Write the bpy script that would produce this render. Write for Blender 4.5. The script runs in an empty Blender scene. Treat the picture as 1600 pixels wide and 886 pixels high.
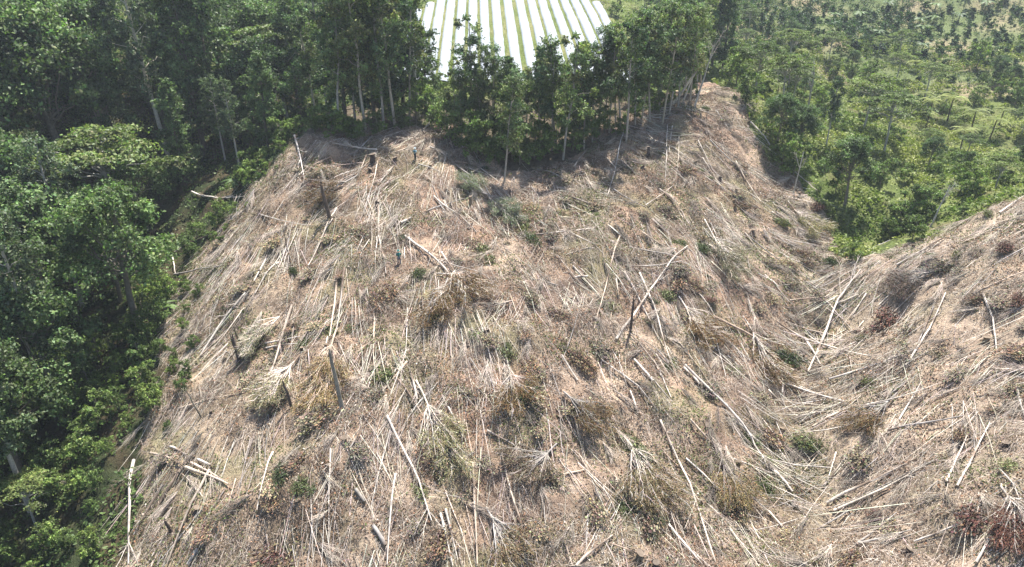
import bpy, math, random
import numpy as np
from mathutils import Vector, Matrix

# ------------------------------------------------------------------ camera, sky, sun, exposure
sc = bpy.context.scene
C = bpy.data.collections.new("scene"); sc.collection.children.link(C)
PITCH = math.radians(26.0); FPX = 1080.0
cam = bpy.data.cameras.new("camera"); cam.lens = 36.0*FPX/1600.0; cam.sensor_width = 36.0
cam.clip_start = 0.5; cam.clip_end = 3000
camo = bpy.data.objects.new("camera", cam); C.objects.link(camo)
camo.location = (0, 0, 0); camo.rotation_euler = (math.radians(90)-PITCH, 0, 0)
sc.camera = camo

SUN_EL = math.radians(65); SUN_AZ = math.radians(22)      # azimuth from +Y towards +X
world = bpy.data.worlds.new("World"); sc.world = world; world.use_nodes = True
wn = world.node_tree.nodes; wl = world.node_tree.links
sky = wn.new("ShaderNodeTexSky"); sky.sky_type = 'NISHITA'; sky.sun_disc = False
sky.sun_elevation = SUN_EL; sky.sun_rotation = SUN_AZ; sky.dust_density = 1.5
wl.new(sky.outputs[0], wn["Background"].inputs[0]); wn["Background"].inputs[1].default_value = 0.09
sun = bpy.data.lights.new("sun", 'SUN'); sun.energy = 5.0; sun.angle = math.radians(0.53); sun.color = (1, .965, .91)
suno = bpy.data.objects.new("sun", sun); C.objects.link(suno)
sd = Vector((math.sin(SUN_AZ)*math.cos(SUN_EL), math.cos(SUN_AZ)*math.cos(SUN_EL), math.sin(SUN_EL)))
suno.rotation_euler = sd.to_track_quat('Z', 'Y').to_euler()
sc.view_settings.view_transform = 'Standard'; sc.view_settings.look = 'None'
sc.view_settings.exposure = 1.62; sc.view_settings.gamma = 1
sc.cycles.max_bounces = 6; sc.cycles.diffuse_bounces = 3; sc.cycles.transmission_bounces = 3
sc.cycles.volume_bounces = 0; sc.cycles.caustics_reflective = False; sc.cycles.caustics_refractive = False

rng = np.random.default_rng(7); random.seed(7)
CP, SP = math.cos(PITCH), math.sin(PITCH)

def ray(px, py):
    a = (px-800)/FPX; b = (443-py)/FPX
    return np.array([a, CP+SP*b, -SP+CP*b])
def proj(p):
    x, y, z = p
    d = y*CP-z*SP; u = y*SP+z*CP
    return 800+FPX*x/d, 443-FPX*u/d, d

# ------------------------------------------------------------------ noise
_perm = rng.permutation(4096)
_val = rng.random(4096)
def vnoise(x, y, seed=0):
    x = np.asarray(x, float); y = np.asarray(y, float)
    xi = np.floor(x).astype(int); yi = np.floor(y).astype(int)
    fx = x-xi; fy = y-yi; fx = fx*fx*(3-2*fx); fy = fy*fy*(3-2*fy)
    def h(a, b): return _val[(_perm[(a+seed*131) & 4095]+b) & 4095]
    return ((h(xi, yi)*(1-fx)+h(xi+1, yi)*fx)*(1-fy)+(h(xi, yi+1)*(1-fx)+h(xi+1, yi+1)*fx)*fy)*2-1
def fbm(x, y, s, octv=4, seed=0):
    r = 0; a = 1; t = 0
    for i in range(octv):
        r = r+a*vnoise(np.asarray(x)/s+i*17.3, np.asarray(y)/s-i*9.1, seed+i); t += a; a *= .5; s /= 2.03
    return r/t

# ------------------------------------------------------------------ terrain
CPTS = []
def cp(px, py, t): CPTS.append(tuple(ray(px, py)*t))
for a in [(650,250,98),(622,413,80),(640,600,67),(650,886,56),(630,330,88),(700,740,61),
          (470,215,100),(380,310,98),(290,420,91),(260,560,79),(230,700,69),(200,886,60),(440,400,84),(420,600,70),(430,800,60),
          (560,225,101),(800,262,98),(900,300,92),(1050,250,100),(1160,150,114),(1200,250,107),(1290,340,102),(1290,500,82),
          (1250,650,70),(1250,800,61),(1000,420,80),(1000,600,67),(1000,850,55),(1150,400,87),(1130,600,70),(1100,190,107),
          (1600,310,86),(1450,450,77),(1600,600,61),(1600,886,48),(1400,400,84),(1420,700,61),(1420,860,54),
          (1400,300,106),(1600,250,120),(1400,150,150),(1300,60,176),(1500,0,200),(1300,0,205),(1200,120,150),(1600,100,163),
          (960,200,105),(750,205,105),(1330,380,98)]:
    cp(*a)
CPTS += [(-56,90,-43),(-60,66,-51),(-58,45,-58),(-90,90,-36),(-85,60,-45),(-85,35,-52),(-90,130,-24),(-50,125,-30),(-38,112,-30),
         (-125,160,-8),(-70,170,-17),(-130,70,-22),(-130,110,-14),(-65,105,-38),
         (0,115,-25),(20,118,-24),(35,124,-22),(0,20,-60),(-60,10,-68),(60,10,-46),(0,-50,-90),(-140,0,-40),(140,0,-20),(120,60,-14),(110,90,-26),
         (45,25,-45),(100,110,-32),(150,150,-24),(60,135,-29),(75,225,-10),(190,215,-2),(120,240,2),(260,240,10),(60,260,-2),(-60,250,-2),(180,330,10),(0,330,10),(-180,260,15),
         (-300,150,40),(300,150,10),(0,500,50),(-300,450,70),(300,450,50),(-300,-60,20),(300,-60,20),(40,205,-15),(45,185,-20)]
for fx in (-34,-12,10,26):
    for fy in (140,165,190,215):
        CPTS.append((fx, fy, -24.2+(fy-140)*.18))
P = np.array(CPTS); cxy = P[:, :2]/100.0
def _phi(r): return np.where(r > 1e-9, r*r*np.log(np.maximum(r, 1e-9)), 0)
n = len(P); K = _phi(np.linalg.norm(cxy[:, None]-cxy[None], axis=2))+np.eye(n)*2e-4
A = np.zeros((n+3, n+3)); A[:n, :n] = K; A[:n, n] = 1; A[:n, n+1:] = cxy; A[n, :n] = 1; A[n+1:, :n] = cxy.T
W = np.linalg.solve(A, np.concatenate([P[:, 2], np.zeros(3)]))
GX = np.arange(-420, 421, 2.0); GY = np.arange(-120, 561, 2.0)
gx, gy = np.meshgrid(GX, GY)
q = np.stack([gx.ravel(), gy.ravel()], 1)/100.0
HG = np.zeros(len(q))
for i in range(0, len(q), 20000):
    r = np.linalg.norm(q[i:i+20000, None]-cxy[None], axis=2)
    HG[i:i+20000] = _phi(r)@W[:n]+W[n]+q[i:i+20000]@W[n+1:]
HG = HG.reshape(gx.shape)
def base_h(x, y):
    x = np.asarray(x, float); y = np.asarray(y, float)
    u = np.clip((x-GX[0])/2, 0, len(GX)-1.001); v = np.clip((y-GY[0])/2, 0, len(GY)-1.001)
    i = u.astype(int); j = v.astype(int); fu = u-i; fv = v-j
    return (HG[j, i]*(1-fu)+HG[j, i+1]*fu)*(1-fv)+(HG[j+1, i]*(1-fu)+HG[j+1, i+1]*fu)*fv
def in_field(x, y):
    # rounded outline of the bed field
    return (x > -30+.0048*np.maximum(0, y-158)**2) & (x < 27.6-.0034*np.maximum(0, y-160)**2) & (y > 139+.0*x) & (y < 240)
def H(x, y):
    x = np.asarray(x, float); y = np.asarray(y, float)
    rough = np.where(in_field(x, y), 0.1, 1.0)
    z = base_h(x, y)+rough*(1.5*fbm(x, y, 16, 3, 3)+1.0*fbm(x, y, 3.2, 3, 5))
    fine = np.where((y < 150) & (y > 20) & (np.abs(x) < 110), 1.0, 0)
    return z+fine*rough*.24*fbm(x, y, .95, 2, 11)
def hit(px, py, tmax=420):
    d = ray(px, py); t = np.arange(25, tmax, .2)
    zz = d[2]*t; hh = H(d[0]*t, d[1]*t)
    k = np.argmax(zz < hh)
    if zz[k] >= hh[k]: k = len(t)-1
    return d*t[k]

def poly_in(poly, x, y):
    x = np.asarray(x, float); y = np.asarray(y, float); ins = np.zeros(x.shape, bool)
    m = len(poly)
    for i in range(m):
        x1, y1 = poly[i]; x2, y2 = poly[(i+1) % m]
        c = ((y1 > y) != (y2 > y)) & (x < (x2-x1)*(y-y1)/((y2-y1) if y2 != y1 else 1e-9)+x1)
        ins ^= c
    return ins
CLEAR_PX = [(470,215),(560,200),(690,195),(720,232),(800,262),(850,262),(900,240),(940,200),(1030,165),(1095,122),(1130,135),
            (1165,185),(1200,240),(1250,278),(1285,345),(1300,392),(1345,405),(1400,390),(1500,355),(1600,308)]
CLEAR = [tuple(hit(*p)[:2]) for p in CLEAR_PX]
e = CLEAR[-1]; CLEAR += [(e[0]+45, e[1]-5), (110, 0), (-34, 0), (-32, 30)]
CLEAR += [tuple(hit(*p)[:2]) for p in [(195,886),(235,700),(262,560),(290,420),(385,305),(440,240)]]
def in_clear(x, y, jit=2.6):
    x = np.asarray(x, float); y = np.asarray(y, float)
    return poly_in(CLEAR, x+jit*fbm(x, y, 6, 3, 21), y+jit*fbm(x, y, 6, 3, 25))
GULLY = [tuple(hit(*p)[:2]) for p in [(1300,392),(1290,500),(1250,650),(1250,800),(1230,886)]]
def right_hill(x, y):
    g = sorted(GULLY, key=lambda p: p[1]); return np.asarray(x) > np.interp(y, [p[1] for p in g], [p[0] for p in g])
def fall_dir(x, y):
    """unit plan direction in which the felled trees point"""
    x = np.asarray(x, float); y = np.asarray(y, float)
    dx = x-(-11); dy = y-135
    dx = dx*1.15
    L = np.hypot(dx, dy); dx /= L; dy /= L
    rh = right_hill(x, y)
    return np.where(rh, -.92, dx), np.where(rh, -.38, dy)

# ------------------------------------------------------------------ materials
def new_mat(name):
    m = bpy.data.materials.new(name); m.use_nodes = True
    nt = m.node_tree; return m, nt, nt.nodes, nt.links, nt.nodes["Principled BSDF"]
def mixc(nt, a, b, fac, mode='MIX'):
    n = nt.nodes.new("ShaderNodeMix"); n.data_type = 'RGBA'; n.blend_type = mode
    for s, v in ((n.inputs[0], fac), (n.inputs[6], a), (n.inputs[7], b)):
        if isinstance(v, bpy.types.NodeSocket): nt.links.new(v, s)
        else: s.default_value = v
    return n.outputs[2]
def noise_node(nt, scale, detail=4, coord='Object', rough=.6):
    tc = nt.nodes.new("ShaderNodeTexCoord"); nz = nt.nodes.new("ShaderNodeTexNoise")
    nz.inputs['Scale'].default_value = scale; nz.inputs['Detail'].default_value = detail; nz.inputs['Roughness'].default_value = rough
    nt.links.new(tc.outputs[coord], nz.inputs['Vector']); return nz.outputs[0]
def ramp(nt, fac, stops):
    r = nt.nodes.new("ShaderNodeValToRGB"); nt.links.new(fac, r.inputs[0])
    while len(r.color_ramp.elements) < len(stops): r.color_ramp.elements.new(.5)
    for el, (p, c) in zip(r.color_ramp.elements, stops): el.position = p; el.color = (*c, 1)
    return r.outputs[0]
def bump(nt, bsdf, fac, dist, strength=1):
    b = nt.nodes.new("ShaderNodeBump"); b.inputs['Distance'].default_value = dist; b.inputs['Strength'].default_value = strength
    nt.links.new(fac, b.inputs['Height']); nt.links.new(b.outputs[0], bsdf.inputs['Normal'])

def attr_mat(name, rough=.85, var=.5, transl=0, spec=.2, nscale=3.0):
    """material whose base colour comes from the Col attribute, varied per object and by noise"""
    m, nt, N, L, b = new_mat(name)
    at = N.new("ShaderNodeAttribute"); at.attribute_name = "Col"
    oi = N.new("ShaderNodeObjectInfo")
    v = ramp(nt, oi.outputs['Random'], [(0, (1-var*.6, 1-var*.5, 1-var*.45)), (.5, (1, 1, 1)), (1, (1+var*.35, 1+var*.3, 1))])
    c = mixc(nt, at.outputs['Color'], v, 1.0, 'MULTIPLY')
    nz = noise_node(nt, nscale, 3)
    c = mixc(nt, c, ramp(nt, nz, [(.3, (.7, .7, .7)), (.7, (1.25, 1.25, 1.25))]), 1.0, 'MULTIPLY')
    L.new(c, b.inputs['Base Color']); b.inputs['Roughness'].default_value = rough
    b.inputs['Specular IOR Level'].default_value = spec
    if transl:
        tr = N.new("ShaderNodeBsdfTranslucent"); ms = N.new("ShaderNodeMixShader"); ms.inputs[0].default_value = transl
        c2 = mixc(nt, c, (1.0, 1.25, .55, 1), 1.0, 'MULTIPLY'); L.new(c2, tr.inputs[0])
        L.new(b.outputs[0], ms.inputs[1]); L.new(tr.outputs[0], ms.inputs[2])
        L.new(ms.outputs[0], N["Material Output"].inputs['Surface'])
    return m
M_leaf = attr_mat("leaf", .55, .55, .30, .22, 1.1)
M_bark = attr_mat("bark", .9, .4, 0, .15, 6)
M_wood = attr_mat("dead_wood", .9, .25, 0, .12, 2.2)
M_dry = attr_mat("dry_leaf", .9, .3, .05, .1)
M_cloth = attr_mat("cloth", .9, 0, 0, .2, 8)

def ground_mat():
    m, nt, N, L, b = new_mat("ground")
    at = N.new("ShaderNodeAttribute"); at.attribute_name = "Col"
    n1 = noise_node(nt, 1.3, 6, rough=.7); n2 = noise_node(nt, 5.5, 5, rough=.75)
    c = mixc(nt, at.outputs['Color'], ramp(nt, n1, [(.3, (.55, .5, .47)), (.48, (1, 1, 1)), (.7, (1.3, 1.28, 1.2))]), 1.0, 'MULTIPLY')
    c = mixc(nt, c, ramp(nt, n2, [(.3, (.5, .47, .45)), (.5, (1, 1, 1)), (.72, (1.35, 1.33, 1.28))]), 1.0, 'MULTIPLY')
    L.new(c, b.inputs['Base Color']); b.inputs['Roughness'].default_value = .95; b.inputs['Specular IOR Level'].default_value = .1
    bump(nt, b, n2, .35, .9)
    return m
M_ground = ground_mat()
def plastic_mat():
    m, nt, N, L, b = new_mat("white_film")
    nz = noise_node(nt, 2.2, 6)
    L.new(ramp(nt, nz, [(.3, (.17, .19, .20)), (.55, (.255, .27, .275)), (.75, (.30, .31, .31))]), b.inputs['Base Color'])
    b.inputs['Roughness'].default_value = .35; bump(nt, b, nz, .06)
    return m
M_film = plastic_mat()

# ------------------------------------------------------------------ mesh helpers
def set_props(o, label=None, cat=None, group=None, kind=None):
    if label: o['label'] = label
    if cat: o['category'] = cat
    if group: o['group'] = group
    if kind: o['kind'] = kind
    return o
def quads_mesh(name, V, F, mat, col=None, smooth=False, k=4):
    me = bpy.data.meshes.new(name); V = np.asarray(V, np.float32).reshape(-1, 3); F = np.asarray(F, np.int32).reshape(-1, k)
    me.vertices.add(len(V)); me.vertices.foreach_set("co", V.ravel())
    me.loops.add(F.size); me.loops.foreach_set("vertex_index", F.ravel())
    me.polygons.add(len(F)); me.polygons.foreach_set("loop_start", np.arange(0, F.size, k, dtype=np.int32))
    me.polygons.foreach_set("loop_total", np.full(len(F), k, np.int32))
    if smooth: me.polygons.foreach_set("use_smooth", np.ones(len(F), bool))
    if col is not None:
        col = np.asarray(col, np.float32)
        if col.ndim == 1: col = np.tile(col, (len(V), 1))
        a = me.attributes.new("Col", 'FLOAT_COLOR', 'POINT')
        a.data.foreach_set("color", np.concatenate([col, np.ones((len(V), 1), np.float32)], 1).ravel())
    me.materials.append(mat); me.update(calc_edges=True); me.validate()
    return me
def link(name, me, parent=None):
    o = bpy.data.objects.new(name, me); C.objects.link(o)
    if parent is not None: o.parent = parent
    return o
def empty(name, loc=(0, 0, 0), rz=0, s=1):
    o = bpy.data.objects.new(name, None); C.objects.link(o); o.location = loc; o.rotation_euler = (0, 0, rz); o.scale = (s, s, s)
    o.empty_display_size = .3
    return o
class MB:
    def __init__(s): s.V = []; s.F = []; s.K = []; s.n = 0
    def add(s, V, F, col):
        V = np.asarray(V, float).reshape(-1, 3); s.V.append(V); s.F.append(np.asarray(F, int).reshape(-1, 4)+s.n)
        col = np.asarray(col, float); s.K.append(np.tile(col, (len(V), 1)) if col.ndim == 1 else col); s.n += len(V)
    def tube(s, pts, rad, col, sides=7, cap=True, capcol=None, wob=0):
        pts = np.asarray(pts, float); m = len(pts); rad = np.broadcast_to(rad, (m,))
        T = np.gradient(pts, axis=0); T /= np.linalg.norm(T, axis=1)[:, None]+1e-9
        up = np.array([0, 0, 1.0]) if abs(T[0][2]) < .9 else np.array([1.0, 0, 0])
        A_ = np.cross(T, up); A_ /= np.linalg.norm(A_, axis=1)[:, None]+1e-9; B_ = np.cross(T, A_)
        th = np.arange(sides)*2*math.pi/sides
        rr = rad[:, None]*(1+wob*(rng.random((m, sides))-.5))
        V = pts[:, None]+A_[:, None]*(np.cos(th)[None]*rr)[..., None]+B_[:, None]*(np.sin(th)[None]*rr)[..., None]
        F = []
        for i in range(m-1):
            for j in range(sides):
                k = (j+1) % sides; F.append((i*sides+j, i*sides+k, (i+1)*sides+k, (i+1)*sides+j))
        s.add(V, F, col)
        if cap:
            for i in (0, m-1):
                c = pts[i]; ring = V[i]; VV = np.concatenate([ring, [c]]); FF = []
                for j in range(0, sides-(sides % 2), 2): FF.append((j, (j+1) % sides, (j+2) % sides, sides))
                if sides % 2: FF.append((sides-1, 0, sides, sides)) if False else None
                s.add(VV+T[i]*(.002 if i else -.002), [f for f in FF if f], capcol if capcol is not None else col)
    def twigs(s, p0, p1, r, col, bend=.08):
        """N thin three-sided sticks with one bend"""
        p0 = np.asarray(p0, float); p1 = np.asarray(p1, float); N_ = len(p0)
        if N_ == 0: return
        L_ = np.linalg.norm(p1-p0, axis=1)[:, None]; D = (p1-p0)/(L_+1e-9)
        rv = rng.normal(size=(N_, 3)); A_ = np.cross(D, rv); A_ /= np.linalg.norm(A_, axis=1)[:, None]+1e-9; B_ = np.cross(D, A_)
        mid = (p0+p1)/2+A_*L_*bend*rng.normal(size=(N_, 1))
        r = np.broadcast_to(r, (N_,))[:, None]
        rings = []
        for c, k in ((p0, 1), (mid, .75), (p1, .3)):
            for j in range(3):
                a = j*2*math.pi/3; rings.append(c+(A_*math.cos(a)+B_*math.sin(a))*r*k)
        V = np.stack(rings, 1)
        f = []
        for i in range(2):
            for j in range(3):
                k = (j+1) % 3; f.append((i*3+j, i*3+k, (i+1)*3+k, (i+1)*3+j))
        F = (np.arange(N_)[:, None, None]*9+np.array(f)[None])
        col = np.asarray(col, float); col = np.tile(col, (N_, 1)) if col.ndim == 1 else col
        s.add(V, F, np.repeat(col, 9, 0))
    def leaves(s, p, nrm, size, col, aspect=1.7):
        """N leaf-shaped quads (pointed, slightly folded) at p with normals nrm"""
        p = np.asarray(p, float); N_ = len(p)
        if N_ == 0: return
        nrm = nrm/(np.linalg.norm(nrm, axis=1)[:, None]+1e-9)
        rv = rng.normal(size=(N_, 3)); A_ = np.cross(nrm, rv); A_ /= np.linalg.norm(A_, axis=1)[:, None]+1e-9; B_ = np.cross(nrm, A_)
        size = np.broadcast_to(size, (N_,))[:, None]
        V = np.stack([p-A_*size*aspect/2, p+B_*size/2+nrm*size*.15, p+A_*size*aspect/2-nrm*size*.1, p-B_*size/2+nrm*size*.15], 1)
        F = np.arange(N_*4).reshape(N_, 4)
        col = np.asarray(col, float); col = np.tile(col, (N_, 1)) if col.ndim == 1 else col
        s.add(V, F, np.repeat(col, 4, 0))
    def mesh(s, name, mat, smooth=False):
        return quads_mesh(name, np.concatenate(s.V), np.concatenate(s.F), mat, np.concatenate(s.K), smooth)
    def build(s, name, mat, parent=None, smooth=False):
        return link(name, s.mesh(name, mat, smooth), parent)
def jitter(col, N_, amt=.25, hue=.1):
    col = np.asarray(col, float)
    return np.clip(col[None]*(1+amt*rng.normal(size=(N_, 1)))*(1+hue*rng.normal(size=(N_, 3))), .004, .9)

# ------------------------------------------------------------------ ground sheet
def axis(lo, hi, a, b, fine, coarse):
    v = [a]; 
    while v[-1] < b: v.append(v[-1]+fine)
    st = fine
    while v[-1] < hi: st = min(coarse, st*1.12); v.append(v[-1]+st)
    st = fine
    while v[0] > lo: st = min(coarse, st*1.12); v.insert(0, v[0]-st)
    return np.array(v)
xs = axis(-415, 415, -62, 72, .33, 7); ys = axis(-115, 555, 34, 125, .33, 5)
XX, YY = np.meshgrid(xs, ys); ZZ = H(XX, YY)
nx, ny = len(xs), len(ys)
V = np.stack([XX, YY, ZZ], -1).reshape(-1, 3)
ii = np.arange(ny-1)[:, None]*nx+np.arange(nx-1)[None]
F = np.stack([ii, ii+1, ii+nx+1, ii+nx], -1).reshape(-1, 4)
x, y = V[:, 0], V[:, 1]
clear = in_clear(x, y).astype(float)[:, None]
rh = right_hill(x, y)[:, None]
def lerp(a, b, t): return a*(1-t)+b*t
s1 = np.clip(fbm(x, y, 9, 4, 31)*1.6+.5, 0, 1)[:, None]; s2 = np.clip(fbm(x, y, 2.4, 3, 37)*1.9+.45, 0, 1)[:, None]
s3 = np.clip(fbm(x, y, 5, 3, 41)*2.2-.2, 0, 1)[:, None]
bare = np.clip(fbm(x, y, 7, 3, 501)*3-.7, 0, 1)[:, None]
soil = lerp(np.array([.31, .21, .15]), np.array([.41, .315, .235]), s1)
soil = lerp(soil, np.array([.13, .092, .07]), s2*.85)
soil = lerp(soil, np.array([.17, .165, .09]), s3*.7)
soil = np.where(rh, lerp(soil, np.array([.40, .33, .255]), .5), soil)
soil = lerp(soil, np.array([.36, .265, .195])*(.85+.3*s1), bare*.5)
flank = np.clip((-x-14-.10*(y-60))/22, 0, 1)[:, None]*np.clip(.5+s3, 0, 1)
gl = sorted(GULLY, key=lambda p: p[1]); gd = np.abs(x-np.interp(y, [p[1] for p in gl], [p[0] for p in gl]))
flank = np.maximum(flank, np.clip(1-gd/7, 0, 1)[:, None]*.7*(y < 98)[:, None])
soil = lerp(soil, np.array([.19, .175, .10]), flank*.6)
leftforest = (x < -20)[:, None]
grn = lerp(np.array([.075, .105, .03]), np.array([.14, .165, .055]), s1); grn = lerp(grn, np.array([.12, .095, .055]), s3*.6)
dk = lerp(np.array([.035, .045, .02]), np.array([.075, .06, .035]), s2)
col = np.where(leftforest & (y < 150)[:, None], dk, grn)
far = ((x > 55) & (y > 150) & (y < 400))[:, None]
col = np.where(far, lerp(np.array([.25, .20, .13]), np.array([.10, .125, .05]), np.clip(s1*1.3+s3*.6+np.clip((x-120)/60, 0, .5)[:, None], 0, 1)), col)
stand = ((y > 88) & (y < 128) & (x > -34) & (x < 36))[:, None]
col = np.where(stand, lerp(np.array([.10, .08, .055]), np.array([.075, .09, .04]), s3), col)  # brown ground under the ridge trees, their shade darkened into its colour
col = lerp(col, soil, clear)
fld = in_field(x, y)[:, None]
col = np.where(fld, lerp(np.array([.10, .13, .035]), np.array([.17, .17, .07]), s2), col)
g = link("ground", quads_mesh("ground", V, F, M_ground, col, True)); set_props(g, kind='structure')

# ------------------------------------------------------------------ things with delayed labels
LAB = []    # (object, descriptor, screen x, screen y, landmark table)
def later(o, desc, p, table): LAB.append((o, desc, *proj(p)[:2], table))

# ------------------------------------------------------------------ fallen logs
WOODS = [('bleached', (.47, .41, .355)), ('pale tan', (.43, .345, .275)), ('grey', (.30, .27, .245)), ('brown', (.25, .185, .14))]
def log_path(a, b, r, c=None, lift=.05, nseg=None):
    """polyline that lies on the ground from a to b (plan points), optional middle point c"""
    pts = [a, c, b] if c is not None else [a, b]
    pts = [np.asarray(p[:2], float) for p in pts]
    L_ = sum(np.hypot(*(pts[i+1]-pts[i])) for i in range(len(pts)-1)); k = nseg or max(4, int(L_/1.3))
    s = np.linspace(0, len(pts)-1, k+1); idx = np.minimum(s.astype(int), len(pts)-2); f = (s-idx)[:, None]
    arr = np.array(pts); Q = arr[idx]*(1-f)+arr[idx+1]*f
    w = np.cumsum(rng.normal(size=(k+1, 2))*.035*min(1, L_/8), 0); Q = Q+w-w.mean(0)
    z = H(Q[:, 0], Q[:, 1])
    zz = z.copy()
    for _ in range(3): zz[1:-1] = np.maximum(z[1:-1], (zz[:-2]+zz[2:])/2)    # bridge the hollows
    return np.column_stack([Q, zz+r*.8+lift])
def px_angle(pts):
    a = proj(pts[0]); b = proj(pts[-1]); dx, dy = b[0]-a[0], b[1]-a[1]
    if dy < 0: dx, dy = -dx, -dy
    an = math.degrees(math.atan2(dx, dy))
    if abs(an) < 12: return 'pointing straight downhill'
    if abs(an) > 66: return 'lying crosswise'
    return 'slanting right' if an > 0 else 'slanting left'
def fallen(a, b, r, wood=0, c=None, branches=0, fan=None, lift=.05, leafcol=None, fanw=.5):
    pts = log_path(a, b, r, c, lift)
    L_ = np.linalg.norm(np.diff(pts, axis=0), axis=1).sum()
    wn_, wc = WOODS[wood]; s = np.linspace(0, 1, len(pts))
    org = pts[0].copy(); P_ = pts-org
    rad = r*(1-.6*s) if L_ > 3.5 else np.full(len(pts), r)
    mb = MB(); base = np.array(wc)
    cc = base*(1+.15*rng.normal())
    bk = (fbm(np.arange(len(pts))*1.0, np.full(len(pts), rng.random()*99), 2.2, 2, 55) > .3)[:, None]; colv = np.repeat(np.where(bk, np.array([[.17, .125, .095]]), cc[None])*(1+.18*rng.normal(size=(len(pts), 1))), 7, 0)
    mb.tube(P_, rad, np.clip(colv, .05, .75), 7, True, (.50, .41, .29), .15)
    if r > .07 and L_ > 3:
        for _ in range(int(min(7, L_*.7))):
            j = int(rng.integers(1, len(P_)-1)); d_ = P_[j+1]-P_[j]; d_ /= np.linalg.norm(d_); d_ = d_*.8+rng.normal(size=3)*.6; d_[2] = abs(d_[2])*.6
            mb.tube([P_[j], P_[j]+d_*rng.uniform(.25, .9)], [rad[j]*.4, rad[j]*.12], cc*.85, 4, False)
    me = mb.mesh("fallen_log", M_wood, True)
    size = ('short' if L_ < 4 else 'long' if L_ > 11 else 'middling')+' '+('stout' if r > .17 else 'slim' if r < .09 else '')
    if branches == 0 and not fan:
        o = link("fallen_log", me); o.location = org
        set_props(o, cat='log', group='felled logs scattered over the cleared slope')
        later(o, f'{size} {wn_} log {px_angle(pts)}', pts[len(pts)//2], 'clear'); return o
    o = empty("fallen_tree", org); link("trunk", me, o)
    set_props(o, cat='felled tree', group='felled trees with branches on the cleared slope')
    def branch_mb(st, d, ln, r0, ntw, fancy=False):
        m2 = MB(); k = 5; q_ = [st]; dd = d/np.linalg.norm(d)
        for i in range(k):
            dd = dd+rng.normal(size=3)*(.065 if fan else .10); dd[2] += .03; dd /= np.linalg.norm(dd); nxt = q_[-1]+dd*ln/k
            w = nxt+org; gz = H(w[0], w[1])-org[2]+(.38 if fan else .1); nxt[2] = max(nxt[2], gz); nxt[2] = min(nxt[2], gz+1.3)
            q_.append(nxt)
        q_ = np.array(q_); m2.tube(q_, r0*np.linspace(1, .3, k+1), np.clip(cc*(1+.15*rng.normal()), .05, .75), 4, False)
        if ntw:
            i = rng.integers(1, k+1, ntw); t = rng.random((ntw, 1)); p0 = q_[i-1]*(1-t)+q_[i]*t
            D = (q_[i]-q_[i-1]); D /= np.linalg.norm(D, axis=1)[:, None]; D = D+rng.normal(size=(ntw, 3))*(.26 if fan else .38); D[:, 2] = np.abs(D[:, 2])*.8
            p1 = p0+D*(rng.random((ntw, 1))*.9+.35)*ln*.22
            m2.twigs(p0, p1, r0*.38, jitter(cc*1.05, ntw, .2, .05))
        return m2, q_
    T = P_[-1]-P_[-3 if len(P_) > 3 else 0]; T /= np.linalg.norm(T); side = np.cross(T, [0, 0, 1]); side /= np.linalg.norm(side)
    for i in range(branches):
        f = rng.uniform(.45, .97); k = f*(len(P_)-1); j = int(k); st = P_[j]*(1-(k-j))+P_[min(j+1, len(P_)-1)]*(k-j)
        sg = 1 if i % 2 else -1; an = rng.uniform(.2, .7)
        d = T*math.cos(an)+side*sg*math.sin(an)+np.array([0, 0, rng.uniform(0, .25)])
        m2, _ = branch_mb(st, d, L_*rng.uniform(.16, .34), r*.42*(1.1-f*.5), 14); m2.build("branch", M_wood, o, True)
    if fan:   # broom-like crown: many ribs spreading from the top, dead leaves at their ends
        nr, ln = fan; lf = MB()
        for i in range(nr):
            u = (i/(nr-1)*2-1)*fanw+rng.normal()*.05
            d = T*math.cos(u)+side*math.sin(u)+np.array([0, 0, rng.uniform(.02, .5)])
            st = P_[-1-int(rng.integers(0, min(3, len(P_)-1)))]
            m2, q_ = branch_mb(st, d, ln*rng.uniform(.6, 1.1), r*.22+.034, 16); m2.build("branch", M_wood, o, True)
            lc = leafcol or (.17, .115, .06)
            nn = 190; t = 1-rng.random(nn)**1.5*.36; kk = t*(len(q_)-1); j = np.minimum(kk.astype(int), len(q_)-2); fr = (kk-j)[:, None]
            pp = q_[j]*(1-fr)+q_[j+1]*fr+rng.normal(size=(nn, 3))*[.26, .26, .2]-[0, 0, .12]
            lf.leaves(pp, rng.normal(size=(nn, 3)), rng.uniform(.04, .10, nn), jitter(lc, nn, .4, .12))
            dq = q_[-1]-q_[-2]; dq /= np.linalg.norm(dq); lf.twigs(pp[:110], pp[:110]+dq*.45*rng.random((110, 1))+rng.normal(size=(110, 3))*.14, .010, jitter(np.array(lc)*1.6, 110, .3))
        x_ = lf.build("dead_foliage", M_dry, o); x_['kind'] = 'stuff'
    later(o, f'{size} {wn_} felled tree {px_angle(pts)}' + (' broom crowned' if fan else ''), pts[len(pts)//2], 'clear'); return o

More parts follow.
